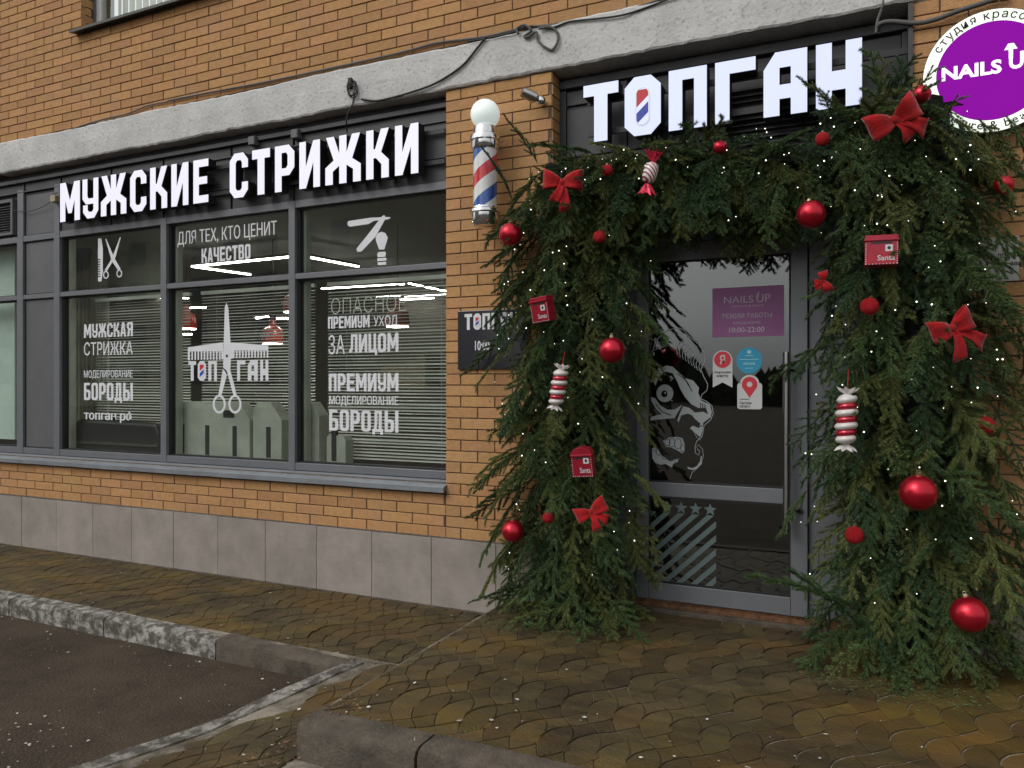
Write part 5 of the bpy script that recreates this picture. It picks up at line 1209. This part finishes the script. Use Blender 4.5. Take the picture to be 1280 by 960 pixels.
# ------------------------------------------------------------------ ornaments
def ball_mesh(r, m):
    a = MB(); a.sphere((0, 0, 0), r, 32); o1 = a.build('ball', m, smooth=True)
    b_ = MB(); b_.lathe([(r * .17, r * .93), (r * .19, r * .97), (r * .19, r * 1.12), (r * .12, r * 1.15)], (0, 0, 0), 14)
    b_.tube([(r * .09 * math.cos(t), 0, r * 1.2 + r * .09 * math.sin(t)) for t in [2 * math.pi * k / 10 for k in range(11)]], r * .02, 5); o2 = b_.build('cap', 'gold', smooth=True, autosm=True)
    d = (o1.data, o2.data); bpy.data.objects.remove(o1); bpy.data.objects.remove(o2); return d
BM = {'big': ball_mesh(1.0, 'redball'), 'glit': ball_mesh(1.0, 'redglit')}
BALLS = [(638, 293, 15, -.44, 'big', 'red bauble at the upper left edge of the garland below the barber pole'), (765, 438, 17, -.52, 'big', 'shiny red bauble near the inner edge of the left column, level with the skull quiff'),
 (641, 664, 14.5, -.46, 'big', 'satin red bauble at the lower left edge of the garland near the plinth'), (1014, 268, 18, -.50, 'big', 'red bauble tucked in needles under the right end of the garland top'),
 (1148, 616, 23, -.60, 'big', 'largest red bauble, low in the middle of the right garland column'), (1212, 768, 22.5, -.56, 'big', 'large red bauble near the foot of the right garland column'),
 (1152, 118, 11.5, -.32, 'big', 'small red bauble against the cream ring of the round sign'), (1255, 231, 12, -.30, 'big', 'red bauble hanging in front of the bricks at the right picture edge'),
 (759, 213, 7.5, -.46, 'glit', 'tiny red bauble left of the striped candy in the garland top'), (900, 184, 9, -.42, 'big', 'small red bauble under the letter П in the garland top'),
 (1028, 174, 9, -.42, 'glit', 'small dull red bauble below the letters А and Н'), (749, 296, 8, -.50, 'glit', 'small red bauble low in the garland top left corner, above the red letter box'),
 (685, 647, 7.5, -.52, 'glit', 'tiny red bauble left of the lowest red bow'), (1087, 383, 11.5, -.52, 'glit', 'glittery red bauble below the right red letter box'),
 (1231, 532, 12, -.36, 'glit', 'dull red bauble half buried right of the striped candy barrel'), (1068, 669, 11.5, -.54, 'glit', 'red bauble half buried at the inner edge of the right column near its foot')]
for px, py, r, y, kd, lab in BALLS:
    x, z = W(px, py, y); t = (DIST + y) / (cY + (px - 640) / FPX * sY); rr = r * t / FPX * .97
    o = thing('bauble', lab, 'bauble', (x, y, z), 'red baubles on the garland'); tl = random.uniform(-.35, .35)
    for me, nm in zip(BM[kd], ('ball', 'cap')):
        c = bpy.data.objects.new(nm, me); COL.objects.link(c); c.parent = o; c.scale = (rr, rr, rr); c.rotation_euler = (tl, tl * .6, 0)
def make_bow(px, py, y, size, rot, lab, tails=((-.32, -1.15, .1), (.55, -1.25, .05)), sq=1.0):
    x, z = W(px, py, y); o = thing('ribbon_bow', lab, 'bow', (x, y, z), 'red velvet bows on the garland')
    Rm = Euler(rot).to_matrix()
    def ribbon3(path, wfun, nm):
        n = len(path); vs = []; mb = MB()
        for i, p in enumerate(path):
            p = Vector(p); wv = wfun(i / (n - 1)); lo, hi = wv if isinstance(wv, tuple) else (-wv / 2, wv / 2)
            m_ = 6
            for j in range(m_ + 1):
                f = j / m_; q = p + Vector((0, .06 * math.sin(f * math.pi * 2) * (.4 + (i / n)), lo + (hi - lo) * f)); q = Rm @ (q * size); vs.append(Vector((x, y, z)) + q)
        mb.add(vs, [(i * 7 + j, i * 7 + j + 1, (i + 1) * 7 + j + 1, (i + 1) * 7 + j) for i in range(n - 1) for j in range(6)])
        ob = mb.build(nm, 'velvet', o, smooth=True); md = ob.modifiers.new('t', 'SOLIDIFY'); md.thickness = .003; return ob
    for s_ in (-1, 1):
        path = [(s_ * q[0] * sq, q[1], q[2] * (1 if s_ < 0 else .8)) for q in ((0, 0, 0), (.2, -.14, .03), (.45, -.24, .07), (.72, -.22, .12), (.90, -.08, .15), (.93, .05, .15), (.80, .14, .13), (.5, .12, .08), (.2, .05, .02), (0, .02, 0))]
        ribbon3(path, lambda t: .20 + .72 * math.sin(math.pi * t) ** .8, 'loop')
    for tx, tz, k in tails:
        n = 7; mb = MB(); vs = []
        for i in range(n + 1):
            t = i / n; wd = .13 + .24 * t; cx = tx * t + .08 * math.sin(t * 3); cz = -.05 + tz * t; yy = -.05 - .16 * math.sin(t * 2.6) + k * t
            dx, dz = tx + .24 * math.cos(t * 3), tz; l = math.hypot(dx, dz); nx_, nz_ = -dz / l, dx / l
            for j in range(5):
                f = j / 4 - .5; zz = cz + nz_ * wd * 2 * f * .75 + (.12 * (f * 2) if i == n else 0); q = Rm @ (Vector((cx + nx_ * wd * 2 * f * .75, yy + .03 * math.cos(f * 6), zz)) * size); vs.append(Vector((x, y, z)) + q)
        mb.add(vs, [(i * 5 + j, (i + 1) * 5 + j, (i + 1) * 5 + j + 1, i * 5 + j + 1) for i in range(n) for j in range(4)])
        ob = mb.build('tail', 'velvet', o, smooth=True); md = ob.modifiers.new('t', 'SOLIDIFY'); md.thickness = .003
    mb = MB(); vs = []
    mb.sphere((0, 0, 0), .13, 14, (1, .9, 1.25)); mb.v = [tuple(Vector((x, y, z)) + Rm @ (Vector(p) * size + Vector((0, -.05 * size, 0)))) for p in mb.v]; mb.build('knot', 'velvet', o, smooth=True)
make_bow(703, 228, -.50, .125, (0, R(4), R(10)), 'red velvet bow in the upper left corner of the garland', ((-.35, -.85, .05), (.2, -1.25, .1)))
make_bow(739, 640, -.56, .10, (R(-8), R(-28), R(10)), 'lowest red velvet bow, near the foot of the left column', ((-.15, -1.0, .05), (.65, -.75, .05)))
make_bow(1118, 150, -.50, .145, (R(5), R(-30), R(14)), 'large red velvet bow under the round sign at the garland top', ((.1, -.75, .05), (.62, -.72, .0)), .9)
make_bow(1190, 410, -.50, .125, (0, R(-26), R(24)), 'red velvet bow on the outer side of the right column, below the paper notice', ((-.35, -1.15, .05), (.75, -.95, .05)), .85)
make_bow(1030, 352, -.44, .055, (R(10), R(70), R(30)), 'little red velvet bow half hidden at the door side of the right column', ((-.3, -.8, 0), (.3, -.9, 0)))

def candy(px, py, y, h, r, rot, lab):
    x, z = W(px, py, y); o = thing('striped_candy', lab, 'candy', (x, y, z), 'striped candy ornaments on the garland'); Rm = Euler(rot).to_matrix()
    def put(mb): mb.v = [tuple(Vector((x, y, z)) + Rm @ Vector(p)) for p in mb.v]; return mb
    n = 7; hh = h * .74
    for k in range(n):
        z0 = -hh / 2 + hh * k / n; z1 = z0 + hh / n; zc_ = (z0 + z1) / 2; bul = r * (.86 + .16 * math.sin(math.pi * (k + .5) / n)) * (1.0 if k % 2 == 0 else .90)
        mb = MB(); prof = [(bul * (.80 + .20 * math.sin(math.pi * t / 6)), z0 + (z1 - z0) * t / 6) for t in range(7)]
        mb.lathe(prof, (0, 0, 0), 24, Matrix(((1, 0, 0), (0, 1, 0), (.14, .0, 1)))); put(mb).build('stripe', 'candywhite' if k % 2 == 0 else 'candyred', o, smooth=True, autosm=True)
    for s_ in (-1, 1):
        mb = MB(); m_ = 14; vs = []
        for i, (rr, hz) in enumerate(((.75, .36), (.28, .405), (.62, .46), (.80, .50))):
            for j in range(m_): a = 2 * math.pi * j / m_; q = rr * r * (1 + (.30 * (-1) ** j if i > 1 else 0)); vs.append((q * math.cos(a), q * math.sin(a) * .7, s_ * h * (hz + (.02 * (-1) ** j if i == 3 else 0))))
        mb.add(vs, [(i * m_ + j, i * m_ + (j + 1) % m_, (i + 1) * m_ + (j + 1) % m_, (i + 1) * m_ + j) for i in range(3) for j in range(m_)]); ob = put(mb).build('wrapper_end', 'candywhite', o, smooth=False)
    mb = MB(); mb.tube([(0, 0, h * .45), (0, .01, h * .8)], .0015, 4); put(mb).build('string', 'vred', o)
candy(698, 484, -.54, .255, .048, (R(5), R(12), 0), 'striped red and white candy barrel on the left column, above the door middle')
candy(1058, 524, -.54, .30, .053, (0, R(2), 0), 'striped red and white candy barrel on the inner side of the right column')
# wrapped sweet
x, z = W(813, 216, -.48); o = thing('wrapped_sweet', 'wrapped sweet with striped middle and red foil ends in the garland top', 'candy', (x, -.48, z)); Rm = Euler((0, R(16), 0)).to_matrix()
def put(mb): mb.v = [tuple(Vector((x, -.48, z)) + Rm @ Vector(p)) for p in mb.v]; return mb
mb = MB(); mb.lathe([(.012, -.058), (.034, -.045), (.04, -.02), (.04, .02), (.034, .045), (.012, .058)], (0, 0, 0), 20)
def sweet_mat():
    m = mat('sweet_stripes', (1, 1, 1), .3, coat=.4); n = m.node_tree.nodes; L = m.node_tree.links; g = n.new('ShaderNodeTexCoord'); wv = n.new('ShaderNodeTexWave'); wv.wave_type = 'BANDS'; wv.bands_direction = 'DIAGONAL'
    wv.inputs['Scale'].default_value = 22; L.new(g.outputs['Object'], wv.inputs['Vector']); rp = n.new('ShaderNodeValToRGB'); rp.color_ramp.interpolation = 'CONSTANT'; rp.color_ramp.elements[0].color = (.28, .02, .05, 1); rp.color_ramp.elements[1].color = (.72, .68, .66, 1); rp.color_ramp.elements[1].position = .35
    L.new(wv.outputs[0], rp.inputs[0]); L.new(rp.outputs[0], n['Principled BSDF'].inputs['Base Color']); return m
put(mb).build('sweet', sweet_mat(), o, smooth=True)
for s_ in (-1, 1):
    mb = MB(); m_ = 12; vs = []
    for i, (rr, hz) in enumerate(((.012, .055), (.026, .085), (.045, .115))):
        for j in range(m_): a = 2 * math.pi * j / m_; q = rr * (1 + (.25 * (-1) ** j if i else 0)); vs.append((q * math.cos(a) + (.015 * (hz - .05) / .06 * (-s_)), q * math.sin(a) * .5, s_ * (hz + (.008 * (-1) ** j if i == 2 else 0))))
    mb.add(vs, [(i * m_ + j, i * m_ + (j + 1) % m_, (i + 1) * m_ + (j + 1) % m_, (i + 1) * m_ + j) for i in range(2) for j in range(m_)]); put(mb).build('foil_end', 'foil', o)

def letter_box(px, py, y, w_, h_, rot, lab, arch=False):
    x, z = W(px, py, y); o = thing('santa_letter_box', lab, 'letter box', (x, y, z), 'red Santa letter boxes on the garland'); Rm = Euler(rot).to_matrix(); dp = w_ * .55
    def put(mb): mb.v = [tuple(Vector((x, y, z)) + Rm @ Vector(p)) for p in mb.v]; return mb
    top = [(w_ / 2 * math.cos(math.pi * k / 10), h_ / 2 - (w_ * .30) + w_ * .30 * math.sin(math.pi * k / 10)) for k in range(11)] if arch else [(w_ / 2, h_ / 2), (-w_ / 2, h_ / 2)]
    mb = MB(); mb.prism([[(-w_ / 2, -h_ / 2), (w_ / 2, -h_ / 2)] + top], 0, dp); put(mb).build('box', 'boxred', o, bevel=.004)
    mb = MB(); mb.box(-w_ / 2 - .003, w_ / 2 + .003, -.008, dp * .6, h_ / 2 - .030 - (.02 if arch else 0), h_ / 2 - .018 - (.02 if arch else 0)); put(mb).build('lid_rim', 'boxred', o, bevel=.002)
    mb = MB(); mb.box(-w_ * .32, w_ * .32, -.001, .002, h_ / 2 - .044 - (.02 if arch else 0), h_ / 2 - .034 - (.02 if arch else 0)); put(mb).build('slot', 'ink', o)
    mb = MB(); k = 0; n = 9
    for i in range(n + 1):
        f = -.5 + i / n
        for (a, b_) in ((f * w_ * .93, -h_ / 2 + .004), (-w_ * .465, f * (h_ - .05) - .018), (w_ * .465, f * (h_ - .05) - .018)): mb.prism([[(a - .0022, b_ - .0018), (a + .0022, b_ - .0018), (a + .0022, b_ + .0018), (a - .0022, b_ + .0018)]], -.0012)
    sx_, sz_ = w_ * .22, h_ * .05; st = []
    for j in range(32): a = 2 * math.pi * j / 32; q = .0175 if j % 2 else .0145; m_ = max(abs(math.cos(a)), abs(math.sin(a))); st.append((sx_ + q * math.cos(a) / m_, sz_ + q * math.sin(a) / m_))
    mb.prism([st], -.0012); text_box(mb, 'Santa', -w_ * .12, w_ * .40, -h_ * .36, -h_ * .18, -.0012, .01)
    put(mb).build('print', 'pwhite', o)
    mb = MB(); mb.prism([ellipse(sx_, sz_, .0075, .0085, 12)], -.0018); put(mb).build('stamp_centre', 'ink', o)
letter_box(674, 387, -.52, .125, .145, (R(8), R(-5), R(-16)), 'red Santa letter box on the left column, above the striped candy')
letter_box(727, 578, -.56, .118, .165, (R(6), R(-4), R(4)), 'red Santa letter box with arched lid, low on the left column above the bow', True)
letter_box(1102, 312, -.52, .145, .145, (R(-4), R(1), R(2)), 'red Santa letter box at the top of the right column')

# ------------------------------------------------------------------ litter
mb = MB()
def chip(x, y, z, s_):
    a = random.uniform(0, 6.28); n = random.choice((4, 5, 5)); el = random.uniform(.3, 1)
    vs = [(x + s_ * math.cos(a + 6.283 * k / n) * random.uniform(.7, 1.1), y + s_ * el * math.sin(a + 6.283 * k / n), z + random.uniform(.002, .006)) for k in range(n)]
    mb.add(vs, [tuple(range(n))])
for i in range(330):
    r_ = random.random()
    if r_ < .45: x, y, z = random.uniform(-9, -2.9), -1.2 - abs(random.gauss(0, .7)), -.117
    elif r_ < .55: x, y, z = random.uniform(-7, -2.5), -1.17 - abs(random.gauss(0, .06)), -.117
    elif r_ < .66: x, y = random.uniform(-9, -2.3), random.uniform(-1.0, -.05); z = .008
    elif r_ < .74: x = random.uniform(-2.9, -2.25); y = random.uniform(-2.4, -1.3); z = zap(x, y) + .008
    else: x = random.uniform(XP + .05, 1.2); y = YP + .02 + abs(random.gauss(0, .35)); z = ZP + .010
    if x > -2.62 - .36 * (-1.06 - y) and z < -.1: continue
    chip(x, y, z, random.choice((.003, .004, .005, .006, .008, .011)) * random.uniform(.8, 1.3))
for i in range(26):
    x, y = G(random.gauss(30, 30), random.gauss(925, 18), -.117)
    if y < -1.2: chip(x, y, -.117, random.uniform(.005, .012))
FN = MB()
for i in range(1500):
    cx, cy, wx = random.choice(((-1.72, -.50, .42), (.12, -.62, .52), (.12, -.62, .52))); x = random.gauss(cx, wx * .6); y = cy + random.gauss(.02, .09); a = random.uniform(0, 6.28); l = random.uniform(.008, .02)
    if x < XP + .03: continue
    FN.add([(x, y, ZP + .0085), (x + l * math.cos(a), y + l * math.sin(a), ZP + .0095), (x - .0014 * math.sin(a), y + .0014 * math.cos(a), ZP + .0125)], [(0, 1, 2)])
fo = FN.build('fallen_needles', 'needle'); tag(fo, 'fallen fir needles on the pavers at the foot of the garland', 'needles', kind='stuff')
o = mb.build('litter_chips', 'litter'); tag(o, 'scattered small white chips and petals on the wet ground', 'litter', kind='stuff')
mb = MB()
for i in range(150):
    c = random.choice(((-2.34, -1.95), (-2.27, -2.12), (-2.10, -1.86), (-2.12, -1.9))); x, y = random.gauss(c[0], .05), random.gauss(c[1], .06)
    z = (ZP + .012 if x > XP + .02 and y > YP else zap(x, y) + .01); a = random.uniform(0, 6.28); s_ = random.uniform(.012, .03)
    mb.add([(x, y, z), (x + s_ * math.cos(a), y + s_ * math.sin(a), z + random.uniform(0, .01)), (x + s_ * .3 * math.cos(a + 1.2), y + s_ * .3 * math.sin(a + 1.2), z + .006)], [(0, 1, 2)])
o = mb.build('dead_leaves', 'deadleaf'); tag(o, 'brown leaf and grass litter gathered at the platform kerb corner', 'litter', kind='stuff')
mb = MB()
for cx, cy, zf_ in ((-1.50, -1.83, ZP), (-1.93, -1.62, ZP), (-1.70, -1.76, ZP), (-2.35, -1.65, -.02), (-2.4, -1.5, -.02)):
    for i in range(26):
        x, y = random.gauss(cx, .03), random.gauss(cy, .02); a = random.uniform(0, 6.28); h = random.uniform(.01, .028)
        mb.add([(x - .001, y, zf_), (x + .001, y, zf_), (x + .01 * math.cos(a), y + .01 * math.sin(a), zf_ + h)], [(0, 1, 2)])
o = mb.build('moss_tufts', 'needle_y'); tag(o, 'small green moss tufts between the pavers by the kerb', 'moss', kind='stuff')
for px, py in ((127, 852), (60, 945)):
    pass
